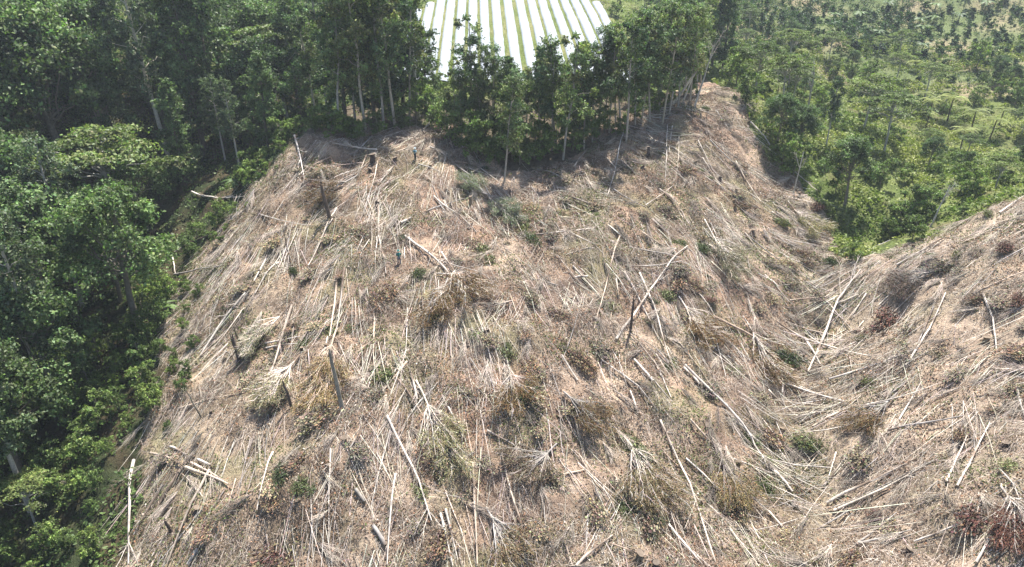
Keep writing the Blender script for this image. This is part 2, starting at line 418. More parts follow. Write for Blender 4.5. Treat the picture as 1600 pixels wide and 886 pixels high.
# pixel end points, radius (m), wood, optional bend, branches
LOGS = [
 ((591,310),(592,373),.13,1,None,0),((593,373),(603,432),.11,0,None,0),((589,373),(587,438),.08,0,None,0),
 ((632,374),(745,478),.18,0,(691,417),5),((685,410),(772,444),.08,0,None,3),((530,425),(514,532),.17,1,None,0),((538,422),(525,530),.14,0,None,0),
 ((513,530),(498,610),.1,0,None,4),((525,532),(545,575),.09,0,None,3),((456,483),(418,600),.2,1,None,0),((415,540),(470,530),.12,0,None,0),((417,549),(474,541),.12,0,None,0),
 ((527,329),(483,418),.12,0,None,0),((520,345),(492,398),.09,0,None,0),((678,310),(745,368),.13,0,None,0),((664,335),(732,312),.12,2,None,0),((627,354),(642,346),.2,0,None,0),
 ((684,432),(725,430),.08,0,None,0),((584,470),(586,600),.09,1,None,2),((660,442),(662,554),.09,0,None,2),((637,486),(634,564),.08,0,None,3),((417,407),(398,444),.13,0,None,0),
 ((437,413),(398,464),.1,0,None,0),((403,337),(488,356),.08,0,None,0),((578,335),(556,422),.09,2,None,2),((577,378),(560,424),.07,0,None,0),
 ((257,408),(400,300),.14,0,(340,368),4),((271,400),(274,431),.13,0,None,0),((273,431),(352,418),.13,2,None,0),((385,462),(313,560),.2,0,(348,510),0),((301,303),(383,310),.16,0,None,3),
 ((969,371),(929,517),.12,1,(954,418),4),((963,534),(1074,388),.17,0,(1025,446),2),((1000,432),(1058,600),.14,0,(1030,510),0),((983,390),(1080,420),.1,0,None,0),
 ((976,417),(1095,429),.1,0,None,0),((1003,368),(1057,398),.11,1,None,0),((820,372),(929,359),.12,0,None,3),((1030,300),(1067,344),.15,0,None,0),((1008,324),(1056,290),.09,0,None,0),
 ((1091,327),(1125,385),.11,0,None,3),((1115,500),(1202,549),.19,3,None,0),((1085,457),(1128,517),.08,0,None,0),((1115,520),(1134,592),.1,0,None,0),((939,568),(985,602),.12,0,None,0),
 ((990,566),(1020,600),.14,0,None,0),((1024,550),(1045,572),.11,0,None,0),((1067,577),(1092,606),.14,0,None,0),((898,438),(918,437),.11,0,None,0),((878,560),(902,600),.11,0,None,3),
 ((861,400),(925,473),.08,1,None,2),((983,523),(1040,593),.1,1,None,0),((1138,454),(1202,454),.08,0,None,0),
 ((1276,561),(1342,425),.17,0,(1305,476),6),((1264,584),(1288,520),.12,0,None,0),((1256,534),(1280,574),.15,0,None,0),((1234,473),(1298,467),.13,1,None,0),((1305,480),(1340,464),.09,0,None,0),
 ((1210,503),(1380,568),.12,0,(1290,545),3),((1417,571),(1478,462),.13,0,(1450,520),0),((1533,466),(1555,552),.15,0,(1549,503),0),((1295,599),(1430,549),.14,0,(1369,571),3),
 ((1400,418),(1501,376),.15,0,None,2),((1373,480),(1478,395),.09,0,None,3),((1560,337),(1602,308),.15,0,None,0),((1542,362),(1598,369),.1,2,None,0),((1400,584),(1452,552),.09,2,None,2),
 ((1227,603),(1318,632),.13,0,None,2),((1200,613),(1261,667),.11,0,None,0),((1268,672),(1313,647),.12,1,None,0),((1386,677),(1503,654),.13,2,None,0),((1403,660),(1439,600),.1,0,None,2),
 ((1352,638),(1470,602),.08,0,None,2),((1493,765),(1547,662),.12,0,None,2),((1478,755),(1508,688),.11,0,None,2),((1290,791),(1427,723),.16,0,None,2),((1302,803),(1444,732),.14,0,(1400,759),4),
 ((1335,855),(1423,833),.13,0,None,0),((1339,853),(1400,806),.11,0,None,2),((1427,850),(1495,825),.09,0,None,2),((1523,886),(1559,816),.12,0,None,2),((1559,738),(1596,806),.1,0,None,4),
 ((1200,728),(1237,774),.13,0,None,0),((1586,610),(1601,664),.14,2,None,0),((1288,762),(1335,701),.1,0,None,3),((1305,711),(1290,762),.1,0,None,0),((1200,803),(1224,830),.1,0,None,0),
 ((760,675),(857,735),.12,0,(800,699),0),((782,712),(829,888),.12,1,(800,776),0),((900,888),(957,842),.15,1,None,0),((1030,660),(1118,888),.14,0,(1078,762),2),
 ((1069,575),(1198,735),.17,0,(1167,694),0),((966,586),(1027,650),.13,0,None,0),((1078,660),(1142,735),.13,1,None,0),((1044,826),(1097,888),.14,0,None,0),((952,855),(1034,884),.08,3,None,0),
 ((1010,588),(1050,632),.11,0,None,0),((984,616),(995,646),.09,0,None,0),((1071,722),(1125,772),.1,0,None,3),((1138,752),(1200,803),.1,0,None,3),((1036,712),(1078,750),.1,3,None,0),
 ((517,708),(515,853),.1,0,None,2),((486,745),(490,879),.08,0,None,0),((605,654),(674,820),.14,0,(651,748),4),((618,745),(605,888),.12,0,None,0),((739,728),(746,888),.15,1,None,0),
 ((688,806),(708,888),.12,0,None,0),((696,803),(716,882),.13,0,None,2),((610,677),(579,803),.1,0,None,6),((556,769),(571,789),.2,2,None,0),((584,828),(602,858),.19,2,None,0),
 ((427,711),(403,802),.1,0,None,2),((417,840),(424,888),.09,0,None,0),((547,707),(590,640),.08,2,None,3),((643,588),(652,630),.12,0,None,8),
 ((211,723),(201,888),.2,0,None,2),((296,721),(207,877),.17,3,None,0),((328,738),(262,888),.16,1,None,0),((291,735),(359,762),.19,1,None,0),((300,728),(356,757),.14,1,None,0),
 ((237,712),(290,735),.16,1,None,0),((267,703),(292,715),.12,0,None,0),((311,723),(331,733),.14,0,None,0),((310,862),(295,888),.19,2,None,0),((256,762),(210,840),.14,2,None,0),((285,745),(318,778),.07,0,None,0),
 ((461,217),(476,281),.19,0,None,5),((590,237),(520,228),.16,0,None,6),((671,196),(637,234),.15,0,None,4),((674,234),(766,298),.16,2,(705,254),0),((712,257),(775,285),.12,0,(745,262),2),
 ((517,249),(465,288),.12,3,None,0),((654,259),(688,272),.1,0,None,0),((593,250),(582,295),.1,0,None,2),((615,262),(588,305),.12,0,None,0),
 ((897,264),(918,237),.15,1,None,0),((1042,196),(1039,291),.11,0,None,0),((1050,200),(1045,240),.1,0,None,0),((1061,217),(1056,284),.09,0,None,3),((976,203),(950,312),.12,0,None,5),
 ((1091,223),(1112,268),.13,0,None,0),((1149,257),(1188,318),.15,0,None,0),((1172,193),(1215,250),.13,0,None,0),((1097,250),(1130,300),.1,0,None,3),((1046,175),(1108,213),.15,3,None,2),
 ((1119,176),(1140,207),.1,0,None,2),((840,268),(880,284),.12,2,None,0),((1230,260),(1275,300),.1,0,None,4),((1205,335),(1260,380),.1,0,None,5),((1245,360),(1302,378),.08,0,None,0),
 ((1183,430),(1215,452),.09,0,None,0),((1215,575),(1252,612),.1,0,None,0),((1220,590),(1222,618),.08,0,None,0),((700,640),(724,690),.09,0,None,3),((849,548),(880,640),.08,2,None,3),
]
for a, b, r, w, c, nb in LOGS:
    A_, B_ = hit(*a), hit(*b); c_ = hit(*c) if c else None
    fallen(A_, B_, r*.88, w, c_, nb, None, .2)
# big felled crowns
FANS = [((528,520),(512,592),.13,1,30,5.2,(.23,.17,.09),.42),((975,690),(1000,735),.13,0,34,5.2,(.24,.18,.10),.60),((800,330),(745,300),.10,2,14,4,(.16,.18,.10),.4),
        ((1120,700),(1135,745),.10,0,18,4,(.20,.15,.08),.5),((690,400),(725,450),.10,0,22,5,None,.45),((700,440),(690,470),.09,2,18,5,None,.5),((470,560),(440,600),.1,0,20,4.5,(.24,.21,.13),.5),
        ((455,480),(420,520),.10,0,16,4,(.26,.24,.16),.35),((790,560),(800,600),.09,0,16,4,None,.5),((1230,320),(1250,345),.10,0,20,5,(.22,.20,.10),.6),((560,280),(520,300),.1,2,14,4,None,.5),
        ((650,600),(690,690),.10,0,22,5,(.23,.21,.12),.35),((880,620),(900,640),.09,2,16,4,None,.5),((1060,470),(1080,500),.09,0,18,5,None,.5),((870,700),(850,720),.09,2,18,4,(.13,.10,.07),.8),
        ((1100,350),(1130,400),.09,0,16,4.5,(.16,.15,.09),.4),((1160,500),(1190,560),.09,0,18,5,None,.4),((1560,770),(1580,800),.09,0,16,4,(.12,.06,.045),.6),((1490,420),(1440,440),.09,2,16,4.5,(.13,.10,.08),.4),
        ((760,800),(775,830),.09,2,18,4.5,(.20,.15,.09),.5),((1400,620),(1370,650),.09,2,16,4,None,.4),((740,290),(780,330),.10,2,16,4.5,(.20,.22,.13),.4)]
for a, b, r, w, nr, ln, lc, fw in FANS:
    fallen(hit(*a), hit(*b), r, w, None, 0, (int(nr*1.2), ln*1.05), .35, lc, fw)

# clearing sample points
def sample_clear(N_, box=(-45, 86, 34, 125)):
    out = []
    tot = 0
    while tot < N_:
        x_ = rng.uniform(box[0], box[1], N_*2); y_ = rng.uniform(box[2], box[3], N_*2)
        # density follows what the lens can see: drop points far outside the frame
        d = y_*CP-H(x_, y_)*SP; u = 800+FPX*x_/d
        k = in_clear(x_, y_) & (u > -80) & (u < 1860)
        out.append(np.stack([x_[k], y_[k]], 1)); tot += k.sum()
    return np.concatenate(out)[:N_]
def turned(dx, dy, a):
    return dx*np.cos(a)-dy*np.sin(a), dx*np.sin(a)+dy*np.cos(a)
nlog = len([o for o in C.objects if o.name.startswith('fallen_log')])
pts = sample_clear(215)
for (x_, y_) in pts[:max(0, 285-nlog)]:
    dx, dy = fall_dir(x_, y_); a = rng.normal()*.34+(rng.choice([0, 1.2]) if rng.random() < .12 else 0); dx, dy = turned(dx, dy, a)
    L_ = rng.uniform(3, 9)*(1.2 if rng.random() < .25 else .9); p1 = np.array([x_+dx*L_, y_+dy*L_])
    if not in_clear(p1[0], p1[1], 0) : continue
    fallen(np.array([x_, y_]), p1, rng.choice([.05, .065, .08, .11]), int(rng.choice([0, 0, 1, 2, 2])), None, 0, None, .02)

# ------------------------------------------------------------------ slash: poles, sticks, litter (nobody could count them)
def on_ground(x_, y_, up=0): return np.stack([x_, y_, H(x_, y_)+up], -1)
m_ = MB()
B = sample_clear(520)
for (x_, y_) in B:
    k = int(rng.integers(5, 16)); dx, dy = fall_dir(x_, y_); a0 = rng.normal()*.35
    a = a0+rng.normal(size=k)*.10; ddx, ddy = turned(dx, dy, a)
    ox = x_+rng.normal(size=k)*1.1; oy = y_+rng.normal(size=k)*1.1; L_ = rng.uniform(2, 7.0, k)
    p0 = on_ground(ox, oy, .12+rng.random(k)*.2); p1 = on_ground(ox+ddx*L_, oy+ddy*L_, .08+rng.random(k)*.35)
    c = jitter((.50, .445, .39), k, .2, .05)*rng.choice([.6, 1, 1.15]); m_.twigs(p0, p1, rng.uniform(.015, .038, k), np.clip(c, .05, .7), .03)
# broken-off branch fans, points uphill
for (x_, y_) in sample_clear(520):
    k = int(rng.integers(10, 34)); dx, dy = fall_dir(x_, y_); a0 = rng.normal()*.5; sp = rng.uniform(.12, .45); L0 = rng.uniform(1.2, 3.6)
    a = a0+rng.uniform(-1, 1, k)*sp; ddx, ddy = turned(dx, dy, a); L_ = L0*rng.uniform(.5, 1.1, k); st = rng.random(k)*L0*.35
    bx, by = turned(dx, dy, a0); ox = x_+bx*st; oy = y_+by*st; h0 = .15+rng.random()*.25
    p0 = on_ground(ox, oy, h0); p1 = on_ground(ox+ddx*L_, oy+ddy*L_, .05)+np.stack([0*a, 0*a, rng.uniform(.05, .75, k)], 1)
    c = np.array((.50, .43, .37))*rng.choice([.4, .65, .9, 1]); m_.twigs(p0, p1, rng.uniform(.012, .028, k), np.clip(jitter(c, k, .15, .04), .05, .7), .06)
    t = rng.random((k*5, 1))*.8+.2; j = rng.integers(0, k, k*5); q0 = p0[j]*(1-t)+p1[j]*t; D = (p1-p0)[j]; D = D/np.linalg.norm(D, axis=1)[:, None]+rng.normal(size=(k*5, 3))*.35
    m_.twigs(q0, q0+D*rng.uniform(.2, .8, (k*5, 1)), .009, np.clip(jitter(c, k*5, .2, .04), .05, .7), .1)
o = m_.build("branch_slash", M_wood); set_props(o, 'thin pale poles and branches strewn downhill all over the cleared slope', 'slash', kind='stuff')
m_ = MB()
N_ = 225000
S = sample_clear(N_); x_, y_ = S[:, 0], S[:, 1]
dens = np.clip(fbm(x_, y_, 3.5, 3, 61)*1.9+.55, .08, 1)*(1-.5*np.clip(fbm(x_, y_, 7, 3, 501)*3-.7, 0, 1)); k = rng.random(N_) < dens; x_, y_ = x_[k], y_[k]; N_ = len(x_)
dx, dy = fall_dir(x_, y_); a = rng.normal(size=N_)*.95; dx, dy = turned(dx, dy, a); L_ = rng.gamma(2.0, .33, N_)+.12
def mound(x, y): return np.clip(fbm(x, y, 3.0, 3, 131)*1.9+.12, 0, 1)*.75
mo = mound(x_, y_)
p0 = on_ground(x_, y_, rng.random(N_)*(.12+mo)); p1 = on_ground(x_+dx*L_, y_+dy*L_, rng.random(N_)*(.2+mo*1.1))
tone = np.clip(fbm(x_, y_, 6, 2, 71)*.9+.5, 0, 1)[:, None]; pale = (rng.random(N_) < .34)[:, None]
c = np.where(pale, np.array([.53, .46, .395]), lerp(np.array([.14, .098, .075]), np.array([.33, .26, .21]), tone))*(1+.2*rng.normal(size=(N_, 1)))
m_.twigs(p0, p1, rng.uniform(.007, .021, N_), np.clip(c, .04, .7), .14)
o = m_.build("twig_slash", M_wood); set_props(o, 'dense layer of dry sticks and twigs covering the bare slope', 'twigs', kind='stuff')
m_ = MB()
N_ = 240000
S = sample_clear(N_); x_, y_ = S[:, 0], S[:, 1]
dens = np.clip(fbm(x_, y_, 3.5, 3, 81)*1.6+.5, .06, 1)*(1-.4*np.clip(fbm(x_, y_, 7, 3, 501)*3-.7, 0, 1)); k = rng.random(N_) < dens; x_, y_ = x_[k], y_[k]; N_ = len(x_)
pal = np.array([(.30, .215, .165), (.17, .118, .08), (.23, .12, .07), (.15, .14, .07), (.40, .33, .27), (.085, .065, .05)])
ci = ((fbm(x_, y_, 5, 3, 91)*2.6+fbm(x_+99, y_, 1.2, 2, 93)*1.5+2.5+rng.normal(size=N_)*.9) % 6).astype(int)
p0 = on_ground(x_, y_, .03+rng.random(N_)**1.5*(.2+mound(x_, y_)))
nr = rng.normal(size=(N_, 3)); nr[:, 2] += 1.2
m_.leaves(p0, nr, rng.uniform(.06, .16, N_), np.clip(pal[ci]*(1+.25*rng.normal(size=(N_, 1))), .03, .6))
o = m_.build("dead_leaf_litter", M_dry); set_props(o, 'brown and tan dead leaves littering the cleared slope', 'leaf litter', kind='stuff')
m_ = MB()
N_ = 140000
S = sample_clear(N_); x_, y_ = S[:, 0], S[:, 1]
gd = np.abs(x_-np.interp(y_, [p[1] for p in gl], [p[0] for p in gl]))
fl = np.clip((-x_-16-.10*(y_-60))/20, 0, 1)*.6+np.clip(1-gd/6, 0, 1)*.5
dens = np.clip(fbm(x_, y_, 5.5, 3, 101)*2.6-.22+fl, 0, .9)+.04; k = rng.random(N_) < dens; x_, y_ = x_[k], y_[k]; N_ = len(x_)
p0 = on_ground(x_, y_, .05+rng.random(N_)*.3); nr = rng.normal(size=(N_, 3)); nr[:, 2] += .8
c = lerp(np.array([.11, .14, .045]), np.array([.20, .205, .08]), rng.random((N_, 1)))*(1+.25*rng.normal(size=(N_, 1)))
m_.leaves(p0, nr, rng.uniform(.07, .18, N_), np.clip(c, .02, .4))
o = m_.build("weed_regrowth", M_leaf); set_props(o, 'low olive weeds sprouting through the dry slash', 'weeds', kind='stuff')

m_ = MB()
N_ = 230000
S = sample_clear(N_); x_, y_ = S[:, 0], S[:, 1]
gd = np.abs(x_-np.interp(y_, [p[1] for p in gl], [p[0] for p in gl]))
fl = np.clip((-x_-14-.10*(y_-60))/20, 0, 1)*.35+np.clip(1-gd/6, 0, 1)*.2
cl = fbm(x_, y_, 2.6, 3, 401)*2.6-.55+fl+.5*fbm(x_, y_, 14, 2, 407); k = rng.random(N_) < np.clip(cl, 0, 1); x_, y_, cl = x_[k], y_[k], np.clip(cl[k], 0, 1); N_ = len(x_)
p0 = on_ground(x_, y_, .05+rng.random(N_)*(.15+.65*cl)); nr = rng.normal(size=(N_, 3)); nr[:, 2] += .5
t = np.clip(fbm(x_, y_, 5, 2, 411)*1.6+.5+.15*rng.normal(size=N_), 0, 1)[:, None]
c = lerp(np.array([.12, .115, .05]), np.array([.17, .105, .065]), t)*(1+.3*rng.normal(size=(N_, 1)))
m_.leaves(p0, nr, rng.uniform(.05, .13, N_), np.clip(c, .02, .4))
h_ = slice(0, N_//3); q0 = p0[h_]; m_.twigs(q0, q0+rng.normal(size=(len(q0), 3))*[.3, .3, .2], .009, jitter((.26, .20, .155), len(q0), .35))
o = m_.build("withered_foliage", M_dry); set_props(o, 'matted brown and olive withered foliage heaped on the cleared slope', 'withered foliage', kind='stuff')

# ------------------------------------------------------------------ dead bushes, stumps, snags
def dead_bush_proto(i, col, green=False):
    m_ = MB(); n_ = 420; th = rng.random(n_)*6.283; el = rng.uniform(.05, 1.3, n_); L_ = rng.uniform(.5, 1.2, n_)
    D = np.stack([np.cos(th)*np.cos(el), np.sin(th)*np.cos(el), np.sin(el)*.75], 1)*L_[:, None]
    p0 = D*rng.uniform(0, .5, (n_, 1)); m_.twigs(p0, D, .011, jitter(np.array([.36, .30, .25]) if not green else np.array([.15, .13, .08]), n_, .3), .15)
    k = 1500; j = rng.integers(0, n_, k); p = D[j]*rng.uniform(.35, 1.05, (k, 1))+rng.normal(size=(k, 3))*.09; p[:, 2] = np.abs(p[:, 2])
    m_.leaves(p, rng.normal(size=(k, 3))+[0, 0, .4], rng.uniform(.05, .12, k), jitter(col, k, .35, .12)); return m_
DB = [(dead_bush_proto(0, (.165, .112, .07)).mesh("dead_bush", M_dry), 'rusty brown dead bush'), (dead_bush_proto(1, (.17, .14, .10)).mesh("dead_bush", M_dry), 'grey brown dead bush'),
      (dead_bush_proto(2, (.24, .19, .12)).mesh("dead_bush", M_dry), 'straw coloured dead bush'), (dead_bush_proto(3, (.115, .06, .045)).mesh("dead_bush", M_dry), 'dark reddish dead bush')]
LB = [(dead_bush_proto(4, (.085, .105, .045), True).mesh("shrub", M_leaf), 'small leafy green shrub'), (dead_bush_proto(5, (.14, .15, .07), True).mesh("shrub", M_leaf), 'small olive green shrub')]
def put(me, name, desc, cat, group, x_, y_, s, table, sz=1, sink=.1):
    o = link(name, me); z = float(H(x_, y_)); o.location = (x_, y_, z-sink*s); o.rotation_euler = (0, 0, rng.random()*6.28); o.scale = (s*rng.uniform(.8, 1.3), s*rng.uniform(.7, 1.2), s*sz)
    set_props(o, cat=cat, group=group); later(o, desc, (x_, y_, z), table)
    if table == 'clear':
        dx, dy = fall_dir(x_, y_); o.rotation_euler[2] = math.atan2(dy, dx)+rng.normal()*.4; o.scale[0] *= 1.35; o.scale[1] *= .85
    return o
HB = [(0,590,470,1.6),(0,610,455,1.4),(0,870,495,1.3),(0,915,570,1.6),(0,900,560,1.3),(3,1385,500,1.9),(3,1375,520,1.4),(3,1570,392,1.2),(0,1255,400,1.4),(0,1262,415,1.2),
      (0,1060,440,1.5),(0,1085,450,1.2),(2,1010,820,2.0),(3,1520,810,1.6),(3,1560,835,1.3),(0,1330,878,1.3),(1,1480,420,1.6),(0,470,722,1.2),(0,505,720,1),(0,1240,760,1.2),
      (2,500,655,1.6),(1,440,630,1.5),(0,420,870,1.6),(0,450,880,1.4),(0,690,850,1.6),(1,590,620,1.5),(2,1150,800,1.4),(1,1040,330,1.3),(3,1278,325,1.3),(1,1420,520,1.4),(0,1500,680,1.0),
      (1,860,750,1.6),(1,830,470,1.3),(2,840,590,1.4),(2,900,640,1.3),(1,720,470,1.3),(2,930,800,1.3),(3,1590,470,1.2),(1,1345,720,1.5),(0,1530,470,1.2),(0,1200,680,1.3),(2,1095,375,1.3)]
for k, px, py, s in HB:
    p = hit(px, py); put(DB[k][0], "dead_bush", DB[k][1], 'dead bush', 'dead bushes on the cleared slope', p[0], p[1], s, 'clear', .85)
for (x_, y_) in sample_clear(200):
    k = int(rng.choice(4, p=[.16, .42, .38, .04])); put(DB[k][0], "dead_bush", DB[k][1], 'dead bush', 'dead bushes on the cleared slope', x_, y_, min(1.45, rng.gamma(3, .3)+.3), 'clear', rng.uniform(.35, .7))
HL = [(0,825,615,1.1),(0,458,425,.9),(0,1325,400,1.6),(0,1300,410,1.1),(0,1225,560,1.5),(1,1225,575,1.4),(0,630,372,.7),(1,755,395,1.6),(1,765,410,1.2),(0,1095,390,1.2),(0,655,430,1.1),
      (1,820,360,1.4),(0,830,375,1.3),(0,1190,760,1.2),(1,1260,695,1.3),(0,1270,700,1),(1,985,700,1.6),(0,1000,720,1.4),(0,1170,690,1.3),(0,440,740,1.2),(0,470,760,1),(1,1040,465,1.2),
      (0,1050,565,.8),(1,600,590,1.3),(1,520,520,1.1),(1,1220,350,1.2),(0,475,540,1.0),(1,945,480,1.1),(0,680,500,.9),(1,1355,600,1.0),(0,1350,530,.8),(1,1495,400,1)]
for k, px, py, s in HL:
    p = hit(px, py); put(LB[k][0], "shrub", LB[k][1], 'shrub', 'green shrubs left on the cleared slope', p[0], p[1], s, 'clear', .9)
for (x_, y_) in sample_clear(60):
    k = int(rng.random() < .7); put(LB[k][0], "shrub", LB[k][1], 'shrub', 'green shrubs left on the cleared slope', x_, y_, rng.gamma(3, .18)+.2, 'clear', rng.uniform(.4, .8))

def post(px, py, h, r, colr, desc, name, lean=(0, 0), ragged=True, arms=0, group='dead trunks still standing on the cleared slope'):
    p = hit(px, py); m_ = MB(); k = 7; s = np.linspace(0, 1, k)
    q_ = np.stack([lean[0]*s*h+.03*rng.normal(size=k), lean[1]*s*h+.03*rng.normal(size=k), s*h-.3], 1)
    rad = r*(1.25-.5*s); rad[0] = r*1.7; rad[-1] *= .8 if ragged else 1.6
    cv = np.repeat(np.array(colr)[None]*(1+.18*rng.normal(size=(k, 1))), 8, 0)
    m_.tube(q_, rad, np.clip(cv, .01, .8), 8, True, (.16, .125, .095), .22)
    if ragged:
        for j in range(4):
            a = rng.random()*6.28; b0 = q_[-1]+[math.cos(a)*r*.4, math.sin(a)*r*.4, -.05]; m_.tube([b0, b0+[0, 0, r*rng.uniform(1, 3)]], [r*.35, r*.05], colr, 4, False)
    if r > .2:
        for j in range(5):
            a = j*1.256+rng.random(); m_.tube([[0, 0, .25], [math.cos(a)*r*1.6, math.sin(a)*r*1.6, -.05], [math.cos(a)*r*2.8, math.sin(a)*r*2.8, -.35]], [r*.5, r*.38, r*.1], colr, 5, False)
    me = m_.mesh(name, M_wood, True)
    if arms:
        o = empty(name, p); link("trunk", me, o)
        for j in range(arms):
            f = rng.uniform(.5, 1); st = np.array([lean[0]*f*h, lean[1]*f*h, f*h-.3]); a = rng.random()*6.28; d = np.array([math.cos(a)*.5, math.sin(a)*.5, .9]); L_ = h*rng.uniform(.2, .4)
            b2 = MB(); mid = st+d*L_*.5; end = mid+d*L_*.5+np.array([.1*rng.normal(), .1*rng.normal(), .2]); b2.tube([st, mid, end], [r*.45, r*.3, r*.08], colr, 5, False)
            n_ = 14; t = rng.random((n_, 1)); p0 = mid*(1-t)+end*t; b2.twigs(p0, p0+rng.normal(size=(n_, 3))*L_*.22+[0, 0, .2], r*.12, jitter(colr, n_, .1))
            b2.build("branch", M_wood, o, True)
    else: o = link(name, me); o.location = p
    set_props(o, cat='stump' if name == 'tree_stump' else 'dead trunk', group=group)
    if desc.startswith('~'): later(o, desc[1:], p, 'clear')
    else: o['label'] = desc
    return o
DKB = (.085, .065, .055)
post(516,345,5.0,.24,DKB,'tall dark charred trunk leaning left high on the left flank','dead_tree',(-.12,0))
post(377,562,3.0,.25,DKB,'stout dark broken trunk low on the left flank','dead_tree',(-.18,0))
post(384,553,3.4,.14,(.13,.11,.07),'thin mossy broken trunk right behind the stout dark one','dead_tree',(-.2,0))
post(537,645,7.0,.2,(.22,.20,.175),'tall grey bare trunk standing in the broom shaped brown crown','dead_tree',(-.08,0))
post(458,640,3.6,.14,DKB,'thin dark trunk standing left of the broom shaped crown','dead_tree',(-.14,0))
post(984,522,4.4,.13,DKB,'slim dark trunk standing by the forked pale log in the centre','dead_tree',(.03,0),True,3)
post(455,416,5.2,.05,DKB,'very thin dark sapling pole standing on the left flank','dead_tree',(-.05,0))
post(317,655,3.6,.08,(.2,.17,.13),'thin leaning pole at the forest edge on the left','dead_tree',(-.25,0))
post(1453,355,6.0,.09,(.42,.4,.36),'pale thin dead trunk beside green bushes behind the right hillside','dead_tree',(.18,0),True,3)
post(270,835,2.0,.16,DKB,'short dark trunk between the parallel logs at lower left','dead_tree',(-.15,0))
post(1085,166,9.5,.14,(.42,.38,.33),'tall pale dead tree leaning right above the top of the slope','dead_tree',(.22,.05),True,6)
post(1048,166,6.0,.2,(.45,.40,.34),'forked pale dead trunk leaning sharply right at the top of the slope','dead_tree',(.65,.1),True,3)
post(1066,160,6.5,.12,(.42,.38,.33),'slim pale dead trunk between the two leaning ones at the slope top','dead_tree',(.30,.05),True,3)
post(1240,300,6.5,.08,(.40,.37,.33),'slim pale dead trunk at the right edge of the cleared spur','dead_tree',(.05,0),True,2)
post(432,160,7,.13,(.5,.49,.46),'bare whitish dead tree among the dark trees at upper left','dead_tree',(.06,0),True,6,'dead trunks in the green forest')
post(1262,170,7,.16,(.30,.28,.26),'bare grey dead tree standing in the green valley on the right','dead_tree',(0,0),True,7,'dead trunks in the green forest')
for px, py, h, r in [(583,255,1.6,.4),(617,252,.9,.3),(735,318,1.3,.2),(1012,245,1.8,.25),(1040,160,1.2,.3),(948,262,.9,.22),(1086,258,1.0,.2),(578,268,.8,.25),(655,610,.7,.2),(1010,370,.6,.25),
                     (1540,535,.9,.3),(878,655,.7,.3),(1105,670,.8,.25),(1175,365,.9,.3),(590,322,.9,.25),(698,300,.8,.25),(580,340,.7,.22),(870,275,.8,.25),(720,270,.7,.2),(1420,865,.8,.3),
                     (845,590,.7,.25),(760,520,.7,.25),(1000,870,.8,.3),(1150,300,.8,.2),(1570,700,.9,.3)]:
    post(px, py, h, r, DKB if rng.random() < .6 else (.2, .15, .1), '~'+('low wide' if h < .85 else 'knee high' if h < 1.25 else 'tall')+' dark tree stump', 'tree_stump', (0, 0), False, 0, 'tree stumps on the cleared slope')
for (x_, y_) in sample_clear(75):
    u, v, d = proj((x_, y_, H(x_, y_)))
    h = rng.uniform(.35, .8); post(u, v, h+.2, rng.uniform(.14, .28), DKB if rng.random() < .55 else (.22, .16, .11), '~'+('ankle high' if h < .5 else 'shin high')+' '+'brown cut stump', 'tree_stump', (0, 0), False, 0, 'tree stumps on the cleared slope')

# ------------------------------------------------------------------ living trees
def clump_leaves(mb, c, R, n_, col, size, flat=.7, up=.5, hollow=.35):
    # leaves sit along short sprays that leave the clump in all directions, so its outline is ragged
    ns = max(5, n_//16); sd_ = rng.normal(size=(ns, 3)); sd_ /= np.linalg.norm(sd_, axis=1)[:, None]; sl = rng.uniform(.45, 1.45, (ns, 1))
    j = rng.integers(0, ns, n_); u = hollow+(1-hollow)*rng.random((n_, 1))**.8
    d = sd_[j]; p = c+(d*sl[j]*u*R+rng.normal(size=(n_, 3))*R*.12)*[1, 1, flat]; p[:, 2] -= (u[:, 0]*sl[j][:, 0])**2*R*.15; nr = d*.6+rng.normal(size=(n_, 3))*.8+[0, 0, up]
    cj = jitter(col, n_, .26, .08)*(1+.22*rng.normal(size=(ns, 1)))[j]
    mb.leaves(p, nr, rng.uniform(.7, 1.5, n_)*size*1.1, np.clip(cj, .006, .6))
def limb(mb, a, b, r0, r1, col, sag=.1):
    a = np.array(a, float); b = np.array(b, float); L_ = np.linalg.norm(b-a); s = np.linspace(0, 1, 5)[:, None]
    q_ = a*(1-s)+b*s; q_[1:-1] += rng.normal(size=(3, 3))*L_*.04; q_[:, 2] += -np.sin(s[:, 0]*math.pi)*L_*sag; mb.tube(q_, np.linspace(r0, r1, 5), col, 6, False)
PALS = [(.115, .15, .062), (.13, .16, .055), (.14, .145, .065), (.10, .14, .068)]
